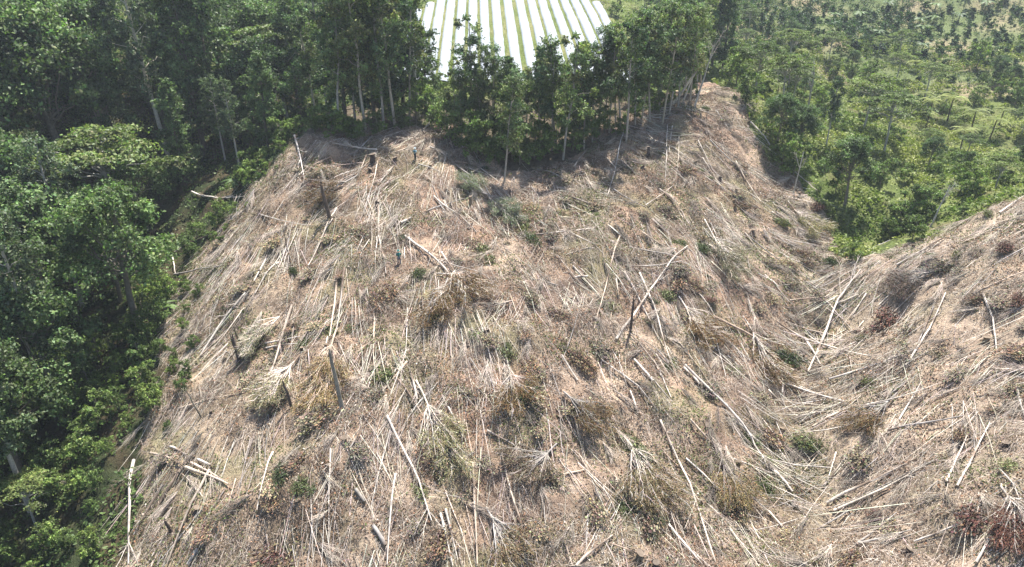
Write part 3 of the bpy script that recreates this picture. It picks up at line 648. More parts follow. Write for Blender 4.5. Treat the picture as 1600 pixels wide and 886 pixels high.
def tree_proto(kind, seed):
    global rng
    keep = rng; rng = np.random.default_rng(seed)
    t, cr = MB(), MB(); hgt = 16
    if kind == 'broad':
        bark = (.20, .17, .13); hgt = 14; top = 8.5
        tr = np.array([[0, 0, -1], [.1, 0, 3], [-.1, .2, 6], [.2, 0, top]]); t.tube(tr, [.34, .26, .2, .15], bark, 8, False, None, .15)
        for i in range(26):
            a = i*2.4+rng.normal()*.3; u = (i+.5)/26; el = u*1.5; rad = 4.3*math.cos(el*.95)*rng.uniform(.65, 1.15)
            c = np.array([math.cos(a)*rad, math.sin(a)*rad, 6.2+6.6*math.sin(el)*rng.uniform(.8, 1.1)])
            limb(t, [0, 0, rng.uniform(4.5, top)], c*[.85, .85, .97], .09, .03, bark)
            clump_leaves(cr, c, rng.uniform(1.0, 2.0), 720, np.array([.095, .138, .055])*rng.uniform(.6, 1.5), .14, .72)
    elif kind == 'tall':
        bark = (.42, .38, .33); hgt = 21
        tr = np.array([[0, 0, -1], [.1, .05, 5], [.3, 0, 10], [.2, .1, 15], [.4, 0, 20]]); t.tube(tr, [.26, .21, .17, .12, .05], bark, 8, False, None, .12)
        for i in range(30):
            u = i/29; z = 8.5+u*12; rad = (1.6+1.5*math.sin(u*3.0))*rng.uniform(.3, 1.2)*(1.1-u*.5); a = i*2.4+rng.normal()*.4
            c = np.array([math.cos(a)*rad+.3, math.sin(a)*rad, z]); limb(t, [.2, 0, z-1.2], c*[.9, .9, 1], .05, .02, bark, -.05)
            clump_leaves(cr, c, rng.uniform(.75, 1.3), 340, np.array([.095, .125, .070])*rng.uniform(.7, 1.35), .14, .9, .3)
    elif kind == 'slim':     # ridge tree: long bare stem, crown on top
        bark = (.34, .30, .25); hgt = 15
        tr = np.array([[0, 0, -1], [.1, .0, 4], [-.1, .1, 8], [.1, 0, 12], [.1, 0, 14.5]]); t.tube(tr, [.16, .13, .11, .08, .03], bark, 7, False, None, .1)
        for i in range(20):
            u = (i/19)**.9; z = 5.0+u*9.6+rng.normal()*.5; rad = (2.3*math.sin(.45+u*2.45))*rng.uniform(.2, 1.35); a = i*2.4+rng.normal()*.7
            c = np.array([math.cos(a)*rad, math.sin(a)*rad, z]); limb(t, [0, 0, z-1], c*[.9, .9, 1], .04, .015, bark, -.05)
            clump_leaves(cr, c, rng.uniform(.5, 1.4), 340, np.array(PALS[int(rng.integers(4))])*rng.uniform(.7, 1.6), .115, .85, .4)
    elif kind == 'dark':     # dense dark column down to the ground
        bark = (.12, .10, .08); hgt = 17
        t.tube([[0, 0, -1], [.1, 0, 5], [0, .1, 11], [.1, 0, 16]], [.25, .2, .13, .04], bark, 7, False, None, .1)
        for i in range(40):
            u = i/39; z = 2.2+u*14.2; rad = (2.5*(1-u)**.55+.3)*rng.uniform(.35, 1.1); a = i*2.4+rng.normal()*.4
            c = np.array([math.cos(a)*rad, math.sin(a)*rad, z]); limb(t, [0, 0, max(.5, z-.8)], c*.95, .05, .02, bark)
            clump_leaves(cr, c, rng.uniform(.8, 1.35), 360, np.array([.085, .122, .050])*rng.uniform(.65, 1.6), .135, .8, .4)
    elif kind == 'layered':  # flat feathery tiers
        bark = (.33, .31, .27); hgt = 10
        t.tube([[0, 0, -1], [.1, .1, 3], [0, 0, 6], [.3, 0, 8.5]], [.2, .16, .12, .05], bark, 7, False)
        for i in range(24):
            a = i*2.4+rng.normal()*.3; rad = rng.uniform(.8, 4.8); z = 9.4-.10*rad*rad*rng.uniform(.6, 1.2)-rng.random()*.8; c = np.array([math.cos(a)*rad, math.sin(a)*rad, z])
            limb(t, [0, 0, rng.uniform(4, 8)], c, .07, .02, bark, .02); clump_leaves(cr, c, rng.uniform(1.2, 1.8), 380, np.array([.128, .16, .055])*rng.uniform(.7, 1.25), .13, .2, 1.0, 0)
    elif kind == 'young':    # light green rounded young tree
        bark = (.22, .19, .14); hgt = 6.5
        t.tube([[0, 0, -.6], [.1, 0, 2], [0, .1, 4.5]], [.1, .08, .04], bark, 6, False)
        for i in range(16):
            a = i*2.4; rad = rng.uniform(.4, 2.0); z = rng.uniform(1.4, 6.0)*(1-.10*rad); c = np.array([math.cos(a)*rad, math.sin(a)*rad, z])
            limb(t, [0, 0, max(.3, z-1.2)], c, .035, .015, bark); clump_leaves(cr, c, rng.uniform(.6, 1.1), 300, np.array([.125, .17, .048])*rng.uniform(.6, 1.5), .125, .8)
    elif kind == 'fern':
        bark = (.10, .075, .05); hgt = 4.5; t.tube([[0, 0, -.5], [.05, 0, 1.5], [0, .05, 3.4]], [.13, .1, .09], bark, 7, False, None, .2)
    elif kind == 'banana':
        bark = (.16, .17, .08); hgt = 3.6; t.tube([[0, 0, -.3], [.02, 0, 1], [0, 0, 2.1]], [.16, .13, .08], bark, 8, False)
    if kind in ('fern', 'banana'):
        n_ = 16 if kind == 'fern' else 9
        for i in range(n_):
            a = i*6.283/n_+rng.normal()*.12; el = rng.uniform(.25, .75); L_ = rng.uniform(2.0, 2.7); d = np.array([math.cos(a), math.sin(a), 0]); sd_ = np.array([-math.sin(a), math.cos(a), 0])
            s = np.linspace(0, 1, 9); z0 = 3.3 if kind == 'fern' else 1.9
            q_ = d*(s*L_*math.cos(el*.6))[:, None]+np.array([0, 0, 1])*(z0+s*L_*math.sin(el)*1.1-s**2*L_*(.75 if kind == 'fern' else .6))[:, None]
            cbase = np.array([.17, .20, .045]) if kind == 'fern' else np.array([.075, .12, .035])
            if kind == 'fern':
                cr.tube(q_, np.linspace(.025, .008, 9), cbase*.8, 3, False)
                for sg in (-1, 1):
                    m = 22; u = np.linspace(.08, .98, m); st = np.stack([np.interp(u, s, q_[:, j]) for j in range(3)], 1); w = .52*np.sin(u*3.0+.12)[:, None]
                    tip = st+sd_*sg*w+d*.12+[0, 0, -.08]; e1 = d*.045
                    VV = np.stack([st-e1, st+e1, tip+e1*.3, tip-e1*.3], 1); cr.add(VV, np.arange(m*4).reshape(m, 4), np.repeat(jitter(cbase, m, .15, .05), 4, 0))
            else:
                w = .32*np.sin(np.clip(s, .04, .97)*3.05)**.6
                for sg in (-1, 1):
                    ed = q_+sd_*sg*w[:, None]+np.array([0, 0, -1])*(w*.35)[:, None]
                    VV = np.concatenate([q_, ed]); FF = [(j, j+1, 9+j+1, 9+j) for j in range(8)]; cr.add(VV, FF, cbase*rng.uniform(.75, 1.3))
    res = (t.mesh("trunk", M_bark, True), cr.mesh("crown", M_leaf), hgt); rng = keep
    return res
PR = {k: [tree_proto(k, 100+hash_) for hash_ in hs] for k, hs in dict(broad=(1, 2, 3), tall=(4, 5), slim=(6, 7, 8), dark=(9, 10), layered=(11, 12), young=(13, 14, 15), fern=(16, 17), banana=(18, 19)).items()}
DESC = dict(broad='dark broadleaf tree with lumpy crown', tall='lofty grey green pale trunked tree', slim='slim tree with bare pale stem', dark='dense dark fully leafed tree',
            layered='flat topped feathery tree', young='bushy light green young tree', fern='yellow green tree fern', banana='banana plant with broad arching leaves')
NAMES = dict(broad='broadleaf_tree', tall='tall_tree', slim='slim_tree', dark='dense_tree', layered='feathery_tree', young='young_tree', fern='tree_fern', banana='banana_plant')
CATS = dict(fern='tree fern', banana='banana plant')
PLACED = []
def tree(kind, x_, y_, hgt, group, lean=0, proto=None, table=None, wide=1):
    tm, cm, h0 = PR[kind][proto if proto is not None else int(rng.integers(len(PR[kind])))]
    s = hgt/h0; z = float(H(x_, y_)); o = empty(NAMES[kind], (x_, y_, z), rng.random()*6.28, s)
    o.scale = (s*wide, s*wide, s); o.rotation_euler = (rng.normal()*(.06 if kind == 'slim' else .03), lean+rng.normal()*(.07 if kind == 'slim' else .03), o.rotation_euler[2])
    link("trunk", tm, o); link("crown", cm, o); set_props(o, cat=CATS.get(kind, 'tree'), group=group)
    hh = 'taller ' if hgt > h0*1.12 else 'smaller ' if hgt < h0*.85 else ''
    tb = table or ('left' if x_ < -38 or (x_ < -25 and y_ < 150 and y_ > 110 and x_ < -32) else 'ridge' if y_ < 135 and x_ < 42 else 'right' if x_ > 38 else 'back')
    later(o, hh+DESC[kind], (x_, y_, z+hgt*.6), tb); PLACED.append((x_, y_)); return o
def tree_px(kind, px, pb, pt, group, **kw):
    p = hit(px, pb); d = proj(p)[2]; return tree(kind, p[0], p[1], (pb-pt)*d/FPX*1.08, group, **kw)
G_L = 'trees of the dense forest on the left'; G_R = 'line of trees along the top of the cleared spur'; G_V = 'green growth in the valley on the right'; G_B = 'trees beyond the ridge'
# ridge line
for kd, px, pb, pt in [('dark',470,188,20),('slim',498,196,40),('slim',515,190,-15),('dark',540,192,-20),('slim',556,198,10),('dark',585,190,-25),('slim',572,205,-5),('slim',600,205,0),('dark',632,185,-20),('slim',618,200,-20),
                       ('tall',655,185,-30),('dark',668,178,60),('young',650,195,120),('young',610,195,140),('slim',735,222,55),('slim',712,215,105),('slim',722,228,120),('slim',755,232,110),('slim',770,228,100),('dark',800,240,105),
                       ('slim',788,285,130),('young',835,248,185),('slim',818,228,115),('dark',745,210,130),('slim',850,225,85),('slim',868,232,75),('slim',880,250,80),('dark',905,225,85),('slim',925,222,95),('slim',935,200,60),('slim',952,208,70),('slim',962,195,60),
                       ('slim',978,225,50),('dark',990,165,45),('slim',1003,185,35),('slim',1015,190,30),('slim',1035,195,40),('slim',1030,168,20),('slim',1050,155,10),('dark',1060,130,10),('slim',1070,142,10),('dark',1110,112,-25),('slim',1095,128,0),
                       ('dark',1128,112,-10),('slim',1088,150,30),('young',1150,135,70),('young',1140,130,90),('young',1165,165,110),('young',548,215,180),('young',870,240,170),('young',900,215,160),('young',1010,160,110),('young',925,222,178),('young',945,210,165),('young',968,215,180),('young',990,190,150),('young',1022,178,140),('young',1045,165,130),('young',1075,150,110),('young',895,238,190),
                       ('young',700,215,150),('young',715,228,165),('young',738,240,165),('young',760,245,175),('young',782,250,180),('young',800,250,175),('young',812,258,200),('young',745,250,195),('young',775,258,205),('young',850,246,190),('young',842,252,215),
                       ('slim',745,228,85),('slim',782,238,115),('slim',842,235,100),('slim',862,236,95),('slim',912,232,85),
                       ('slim',944,205,75),('slim',970,205,55),('slim',992,195,45),('dark',1030,150,30),('slim',1045,180,35),('slim',1060,168,30),('slim',1078,160,25),('dark',1085,125,15),
                       ('young',560,222,185),('young',535,215,175),('young',490,208,165),('young',520,210,160),('dark',610,180,5),('slim',530,205,20),('slim',640,198,10),('young',590,210,170),('young',630,205,165),('young',675,200,140)]:
    tree_px(kd, px, pb, pt, G_R, wide=1.0)
# left forest, hand placed
for kd, px, pb, pt in [('tall',268,262,-20),('broad',45,300,20),('broad',110,290,30),('broad',140,250,60),('dark',320,235,0),('dark',350,225,-10),('broad',300,180,-30),('broad',180,230,20),('layered',450,190,48),('broad',420,170,20),
                       ('layered',190,385,205),('broad',218,512,290),('broad',160,440,290),('broad',60,520,280),('broad',10,600,330),('broad',90,640,420),('broad',60,430,220),('broad',0,420,180),('tall',130,480,230),('tall',95,640,330),('broad',40,760,520),
                       ('tall',48,800,470),('broad',-10,820,590),('broad',230,360,230),('dark',290,290,140),('layered',60,830,730)]:
    tree_px(kd, px, pb, pt, G_L)
def scatter(n_, box, dmin, ok, fn, tries=60):
    k = 0
    for _ in range(n_*tries):
        x_, y_ = rng.uniform(box[0], box[1]), rng.uniform(box[2], box[3])
        u, v, d = proj((x_, y_, float(H(x_, y_))))
        if u < -160 or u > 1760 or not ok(x_, y_): continue
        if any((x_-a)**2+(y_-b)**2 < dmin*dmin for a, b in PLACED): continue
        fn(x_, y_); k += 1
        if k >= n_: return
for a_, b_ in (((211,723),(201,888)),((257,408),(400,300)),((273,431),(352,418)),((301,303),(383,310)),((237,712),(290,735)),((296,721),(207,877)),((624,413),(626,420)),((461,217),(476,281))):
    for t_ in (0, .2, .4, .6, .8, 1): PLACED.append(tuple(hit(a_[0]+(b_[0]-a_[0])*t_, a_[1]+(b_[1]-a_[1])*t_)[:2]))
edge = [(p[0], p[1]) for p in CLEAR]
def dist_clear(x_, y_):
    m = 1e9
    for i in range(len(edge)):
        a = np.array(edge[i]); b = np.array(edge[(i+1) % len(edge)]); ab = b-a; t = np.clip(((x_-a[0])*ab[0]+(y_-a[1])*ab[1])/(ab@ab+1e-9), 0, 1); m = min(m, math.hypot(*(np.array([x_, y_])-a-ab*t)))
    return -m if poly_in(CLEAR, np.array([x_]), np.array([y_]))[0] else m
scatter(85, (-130, -36, 38, 175), 5.2, lambda x_, y_: dist_clear(x_, y_) > 6.5 and not (y_ < 74 and x_ > -54), lambda x_, y_: tree(str(rng.choice(['broad', 'broad', 'dark', 'tall', 'broad'])), x_, y_, rng.uniform(12, 18), G_L, table='left'))
scatter(88, (-90, -26, 36, 135), 2.2, lambda x_, y_: .5 < dist_clear(x_, y_) < (17 if y_ < 74 else 8), lambda x_, y_: tree('young', x_, y_, rng.uniform(1.8, 5.0), 'young growth along the left forest edge', table='left'))
scatter(2, (-60, -30, 60, 110), 2, lambda x_, y_: 1 < dist_clear(x_, y_) < 8, lambda x_, y_: tree('banana', x_, y_, rng.uniform(2, 3.5), 'banana plants', table='left'))
scatter(26, (-48, -24, 36, 110), 1.8, lambda x_, y_: -3.2 < dist_clear(x_, y_) < .8, lambda x_, y_: tree('young', x_, y_, rng.uniform(.8, 2.4), 'low shrubs spilling over the left forest edge', table='left'))
# behind the ridge, either side of the bed field
scatter(55, (-110, -36, 140, 260), 6, lambda x_, y_: not in_field(x_, y_), lambda x_, y_: tree(str(rng.choice(['broad', 'layered', 'young', 'broad'])), x_, y_, rng.uniform(6, 13), G_B, table='back'))
scatter(26, (26, 70, 135, 250), 5, lambda x_, y_: not in_field(x_, y_), lambda x_, y_: tree(str(rng.choice(['layered', 'young', 'young', 'broad'])), x_, y_, rng.uniform(3.5, 8), G_B, table='back'))
scatter(20, (-34, 26, 124, 138), 3, lambda x_, y_: True, lambda x_, y_: tree('young', x_, y_, rng.uniform(2.5, 4.5), G_B, table='back'))
# right valley
for kd, px, pb, pt in [('fern',1450,185,150),('fern',1480,190,145),('fern',1515,210,165),('fern',1545,220,180),('fern',1500,235,195),('fern',1440,170,140),('fern',1560,200,165),('layered',1350,200,120),('layered',1380,240,150),('layered',1230,110,50),
                       ('layered',1220,170,90),('broad',1215,225,150),('broad',1245,245,170),('young',1305,300,255),('broad',1320,320,220),('young',1375,290,240),('banana',1360,275,255),('young',1420,350,290),
                       ('young',1400,365,310),('young',1440,340,280),('young',1425,375,330),('young',1330,410,375),('young',1380,375,330),('young',1500,300,250),('young',1515,310,260),('broad',1450,260,215),('layered',1180,140,70),
                       ('tall',1290,230,130),('young',1220,265,200),('young',1240,275,215)]:
    tree_px(kd, px, pb, pt, G_V, table='right')
def rv(x_, y_): return dist_clear(x_, y_) > 2.5
scatter(40, (44, 135, 85, 182), 4.0, rv, lambda x_, y_: tree(str(rng.choice(['layered', 'broad', 'young', 'layered'])), x_, y_, rng.uniform(4, 8), G_V, table='right'))
scatter(105, (42, 135, 82, 182), 2.6, lambda x_, y_: dist_clear(x_, y_) > 1.2, lambda x_, y_: tree('young', x_, y_, rng.uniform(1.6, 4.2), G_V, table='right'))
scatter(26, (50, 130, 92, 170), 2.6, rv, lambda x_, y_: tree('fern', x_, y_, rng.uniform(2.2, 4), 'yellow green tree ferns in the right valley', table='right'))
# coffee-like bushes and banana plants on the far slope
def bush_proto(seed, col):
    global rng
    keep = rng; rng = np.random.default_rng(seed); m_ = MB(); m_.tube([[0, 0, -.2], [0, 0, 1.2]], [.05, .02], (.15, .12, .08), 5, False)
    for i in range(9):
        a = i*2.4; c = np.array([math.cos(a)*.45*rng.random(), math.sin(a)*.45*rng.random(), .3+i*.14]); clump_leaves(m_, c, rng.uniform(.3, .5), 60, np.array(col)*rng.uniform(.7, 1.3), .13, .8)
    me = m_.mesh("planted_bush", M_leaf); rng = keep; return me
PB = [bush_proto(31, (.05, .09, .035)), bush_proto(32, (.075, .12, .04))]
k = 0
for row in range(60):
    for c_ in range(70):
        if k >= 292: break
        x_ = 62+c_*3.1+(row % 2)*1.5+rng.normal()*.9; y_ = 156+row*2.7+c_*.3+rng.normal()*.9
        z = float(H(x_, y_)); u, v, d = proj((x_, y_, z))
        if not (1140 < u < 1620 and -10 < v < 150) or rng.random() < (.1 if u < 1430 and v < 80 else .5) or (u < 1430 and v > 85): continue
        put(PB[int(rng.integers(2))], "planted_bush", 'dark green planted bush', 'bush', 'rows of bushes planted on the far slope', x_, y_, rng.uniform(.8, 1.8), 'far', rng.uniform(.6, 1)); k += 1
mm = MB(); xx_ = []   # the rest of the planted bushes, past the three hundred nearest
base_v = []
for row in range(70):
    for c_ in range(90):
        x_ = 54+c_*2.0+rng.normal()*.7; y_ = 150+row*1.7+c_*.2+rng.normal()*.6; z = float(H(x_, y_)); u, v, d = proj((x_, y_, z))
        if not (1140 < u < 1640 and -15 < v < 165): continue
        dense = u < 1430 and v < 75
        if u < 1430 and v > 95: continue
        if rng.random() < (.12 if dense else .2) or fbm(x_, y_, 9, 2, 333) < -.3: continue
        s_ = rng.uniform(.6, 1.4) if dense else rng.uniform(.3, .7); cc_ = np.array([.055, .09, .034])*rng.uniform(.7, 1.6)
        q_ = rng.normal(size=(34, 3))*[.42, .42, .45]*s_+[x_, y_, z+.65*s_]; mm.leaves(q_, rng.normal(size=(34, 3))+[0, 0, .7], .26*s_**.5, jitter(cc_, 34, .25, .08))
set_props(mm.build("distant_planted_bushes", M_leaf), 'mass of small green crop bushes filling the far slope between the larger ones', 'crop bushes', kind='stuff')
scatter(34, (75, 190, 178, 260), 4, lambda x_, y_: proj((x_, y_, float(H(x_, y_))))[1] < 110, lambda x_, y_: tree('banana', x_, y_, rng.uniform(2.6, 4), 'banana plants on the far slope', table='far'))

# undergrowth stuff
def cover(name, N_, box, okf, cols, size, hmax, label, cat, clump=.5, seed=0):
    x_ = rng.uniform(box[0], box[1], N_); y_ = rng.uniform(box[2], box[3], N_); z = H(x_, y_); d = y_*CP-z*SP; u = 800+FPX*x_/d
    k = okf(x_, y_) & (u > -120) & (u < 1720); k &= rng.random(N_) < np.clip(fbm(x_, y_, 4, 3, seed)*1.8+clump, .08, 1)
    x_, y_, z = x_[k], y_[k], z[k]; n_ = len(x_); hh = np.clip(fbm(x_, y_, 3, 3, seed+3)*1.5+.5, .1, 1)*hmax
    p = np.stack([x_, y_, z+hh*(.3+.7*rng.random(n_))], 1); nr = rng.normal(size=(n_, 3)); nr[:, 2] += .9
    t = np.clip(fbm(x_, y_, 6, 2, seed+5)+.5+.2*rng.normal(size=n_), 0, 1)[:, None]; c = lerp(np.array(cols[0]), np.array(cols[1]), t)*(1+.2*rng.normal(size=(n_, 1)))
    m_ = MB(); m_.leaves(p, nr, rng.uniform(.6, 1.3, n_)*size, np.clip(c, .01, .5)); o = m_.build(name, M_leaf); set_props(o, label, cat, kind='stuff')
cover("forest_undergrowth", 170000, (-120, -30, 34, 150), lambda x, y: ~in_clear(x, y), ((.055, .09, .03), (.12, .165, .05)), .24, 1.0, 'leafy undergrowth on the floor of the left forest', 'undergrowth', .45, 201)
cover("valley_scrub", 260000, (36, 140, 78, 185), lambda x, y: ~in_clear(x, y), ((.11, .155, .038), (.24, .25, .07)), .26, 1.0, 'pale green scrub and grass filling the valley on the right', 'scrub', .6, 211)
cover("hill_scrub", 200000, (-110, 75, 110, 260), lambda x, y: ~in_clear(x, y) & ~in_field(x, y) & ~((y < 128) & (np.abs(x) < 36) & (rng.random(np.shape(x)) < .75)), ((.085, .125, .035), (.18, .20, .06)), .30, .8, 'green scrub on the hill behind the ridge', 'scrub', .5, 221)
cover("slope_grass", 190000, (55, 220, 150, 290), lambda x, y: y > 150, ((.07, .11, .035), (.15, .18, .055)), .26, .5, 'thin grass between the planted bushes on the far slope', 'grass', .3, 231)
cover("bed_grass", 60000, (-36, 30, 136, 240), lambda x, y: in_field(x, y), ((.09, .13, .03), (.16, .18, .06)), .12, .12, 'green grass in the gaps between the white covered beds', 'grass', .6, 241)

# ------------------------------------------------------------------ white covered beds
rows = []
ang = -.043
for i, px in enumerate([640, 657, 674, 690, 706, 723, 740, 757, 775, 794, 813, 831, 848, 866, 883, 899, 915, 931]):
    # centre line at the frame's top edge, run towards the viewer
    t0 = 186.0; d = ray(px-1, 0); xx0 = d[0]*t0; yy0 = d[1]*t0
    L0, L1 = -62, 45
    ss = np.arange(L0, L1, 1.4); cx_ = xx0+ang*ss; cy_ = yy0+ss
    kp = in_field(cx_, cy_)
    cx_, cy_ = cx_[kp], cy_[kp]
    if len(cx_) < 4: continue
    w = 1.14; prof = np.array([(-w, .04), (-w*.93, .3), (-w*.6, .44), (0, .5), (w*.6, .44), (w*.93, .3), (w, .04)]); nr_, npf = len(cx_), len(prof)
    wob = 1+.10*fbm(cy_, cy_*0+i, 3, 2, 50+i)
    VV = np.zeros((nr_, npf, 3)); VV[:, :, 0] = cx_[:, None]+prof[None, :, 0]*wob[:, None]; VV[:, :, 1] = cy_[:, None]
    VV[:, :, 2] = H(cx_, cy_)[:, None]+prof[None, :, 1]*(1+.12*rng.normal(size=(nr_, 1)))-.05
    FF = [(a*npf+b, a*npf+b+1, (a+1)*npf+b+1, (a+1)*npf+b) for a in range(nr_-1) for b in range(npf-1)]
    org = VV[0, 3].copy(); o = link("covered_bed", quads_mesh("covered_bed", VV-org, FF, M_film, None, True)); o.location = org
    rows.append(o); set_props(o, cat='covered bed', group='long white film covered beds on the hilltop field')
    words = ['first', 'second', 'third', 'fourth', 'fifth', 'sixth', 'seventh', 'eighth', 'ninth', 'tenth', 'eleventh', 'twelfth', 'thirteenth', 'fourteenth', 'fifteenth', 'sixteenth', 'seventeenth', 'eighteenth']
    o['label'] = f'long white covered bed, {words[len(rows)-1]} from the left of the hilltop rows'

# ------------------------------------------------------------------ people
def skin(name, pts, edges, rad, color, parent=None, sub=2):
    me = bpy.data.meshes.new(name); me.from_pydata([tuple(p) for p in pts], edges, []); me.update()
    o = link(name, me, parent); md = o.modifiers.new("skin", 'SKIN'); md.use_smooth_shade = True
    for v, r in zip(me.skin_vertices[0].data if me.skin_vertices else [], rad): pass
    return o
def skin_obj(name, pts, edges, rad, color, parent=None):
    me = bpy.data.meshes.new(name); me.from_pydata([tuple(p) for p in pts], edges, []); me.update()
    o = link(name, me, parent); md = o.modifiers.new("skin", 'SKIN'); md.use_smooth_shade = True
    if not me.skin_vertices:
        me.attributes  # layer is made by the modifier's operator; fall back to bmesh
        import bmesh
        bm = bmesh.new(); bm.from_mesh(me); bm.verts.layers.skin.verify(); bm.to_mesh(me); bm.free()
    for i, v in enumerate(me.skin_vertices[0].data):
        r = rad[i]; v.radius = r if isinstance(r, tuple) else (r, r); v.use_root = (i == 0)
    s = o.modifiers.new("sub", 'SUBSURF'); s.levels = 1; s.render_levels = 1
    m, nt, N, L, b = new_mat(name+"_cloth"); nz = noise_node(nt, 9, 3)
    c = np.array(color); L.new(ramp(nt, nz, [(.3, tuple(c*.8)), (.7, tuple(np.minimum(c*1.15, 1)))]), b.inputs['Base Color']); b.inputs['Roughness'].default_value = .85
    me.materials.append(m); return o
def person(px, py, shirt, trousers, hat, label, rz, bent, pack=None):
    p = hit(px, py); root = empty("person", (p[0], p[1], p[2]-.02), rz); set_props(root, label, 'person', 'workers walking on the cleared slope')
    b = bent
    J = [(0, 0, .93), (0, -.02*b, 1.12), (0, -.06*b, 1.33), (0, -.08*b, 1.44), (0, -.10*b, 1.52), (0, -.11*b-.01, 1.62), (0, -.11*b, 1.70),     # 0-6 spine, neck, head
         (.17, -.07*b, 1.40), (.26, -.05*b, 1.13), (.24, -.28*b, .98), (.23, -.36*b, .95), (-.17, -.07*b, 1.40), (-.27, -.02*b, 1.13), (-.26, -.22*b, .94), (-.255, -.30*b, .90),   # arms
         (.09, 0, .88), (.12, -.10, .50), (.13, -.05, .09), (.13, -.19, .04), (-.09, 0, .88), (-.11, .06, .49), (-.12, .14, .10), (-.12, .0, .04)]   # legs
    E = [(0,1),(1,2),(2,3),(3,4),(4,5),(5,6),(2,7),(7,8),(8,9),(9,10),(2,11),(11,12),(12,13),(13,14),(0,15),(15,16),(16,17),(17,18),(0,19),(19,20),(20,21),(21,22)]
    R_ = [.13, .12, .14, .065, .055, (.075, .09), (.07, .085), .06, .042, .032, .034, .06, .042, .032, .034, .09, .06, .042, .035, .09, .06, .042, .035]
    V_ = [np.array(j, float) for j in J]
    for wr, sg in ((10, 1), (14, -1)):      # fingers and thumb from each palm
        d = V_[wr]-V_[wr-1]; d /= np.linalg.norm(d)
        for f in range(5):
            off = (f-1.5)*.02; ln = [.07, .08, .075, .06, .055][f]
            if f == 4: a0 = V_[wr]+np.array([-sg*.03, 0, 0]); a1 = a0+d*.03+np.array([-sg*.03, 0, -.01]); a2 = a1+d*.03
            else: a0 = V_[wr]+d*.03+np.array([off, 0, 0]); a1 = a0+d*ln*.6; a2 = a1+d*ln*.3+np.array([0, 0, -.025])
            k = len(V_); V_ += [a0, a1, a2]; E += [(wr, k), (k, k+1), (k+1, k+2)]; R_ += [.010, .009, .008]
    V_ += [V_[5]+np.array([0, -.105, -.01])]; E += [(5, len(V_)-1)]; R_ += [.016]      # nose
    skin_obj("body", V_, E, R_, (.28, .17, .11), root)
    S_ = [0, 1, 2, 7, 8, 11, 12]; mp = {j: i for i, j in enumerate(S_)}
    skin_obj("shirt", [J[j] for j in S_], [(mp[a], mp[c]) for a, c in E if a in mp and c in mp], [.155, .15, .165, .085, .062, .085, .062], shirt, root)
    S_ = [0, 15, 16, 17, 19, 20, 21]; mp = {j: i for i, j in enumerate(S_)}
    skin_obj("trousers", [J[j] for j in S_], [(mp[a], mp[c]) for a, c in E if a in mp and c in mp], [.15, .11, .08, .065, .11, .08, .065], trousers, root)
    for a, c in ((17, 18), (21, 22)): skin_obj("boot", [V_[a]+[0, 0, .08], V_[a]+[0, .02, -.02], V_[c]], [(0, 1), (1, 2)], [.06, .06, .05], (.03, .025, .02), root)
    hm = MB(); c = V_[6]; th = np.arange(14)*2*math.pi/14
    for r0, z0, r1, z1 in ((.17, -.02, .10, .0), (.10, .0, .09, .08), (.09, .08, .03, .11), (.03, .11, .001, .11), (.17, -.025, .17, -.02)):
        VV = [c+[math.cos(a)*r0, math.sin(a)*r0, z0+.03] for a in th]+[c+[math.cos(a)*r1, math.sin(a)*r1, z1+.03] for a in th]
        hm.add(VV, [(i, (i+1) % 14, 14+(i+1) % 14, 14+i) for i in range(14)], hat)
    hm.build("hat", M_cloth, root, True)
    em = MB()
    for sg in (-1, 1): em.add([V_[5]+[sg*.03+dx*.012, -.088, .02+dz*.007] for dx, dz in ((-1, -1), (1, -1), (1, 1), (-1, 1))], [(0, 1, 2, 3)], (.02, .015, .01))
    em.build("eye", M_cloth, root)
    if pack: skin_obj("backpack", [(0, .17, 1.12), (0, .19, 1.28), (0, .17, 1.40)], [(0, 1), (1, 2)], [.13, .14, .11], pack, root)
    return root
person(624, 413, (.02, .15, .13), (.10, .10, .12), (.03, .16, .14), 'person in a dark teal green top and grey trousers standing mid slope', math.radians(200), .8)
person(649, 250, (.35, .52, .55), (.03, .04, .04), (.45, .55, .58), 'person in a pale blue top and dark trousers near the trees at the slope top', math.radians(160), .6, (.02, .09, .09))

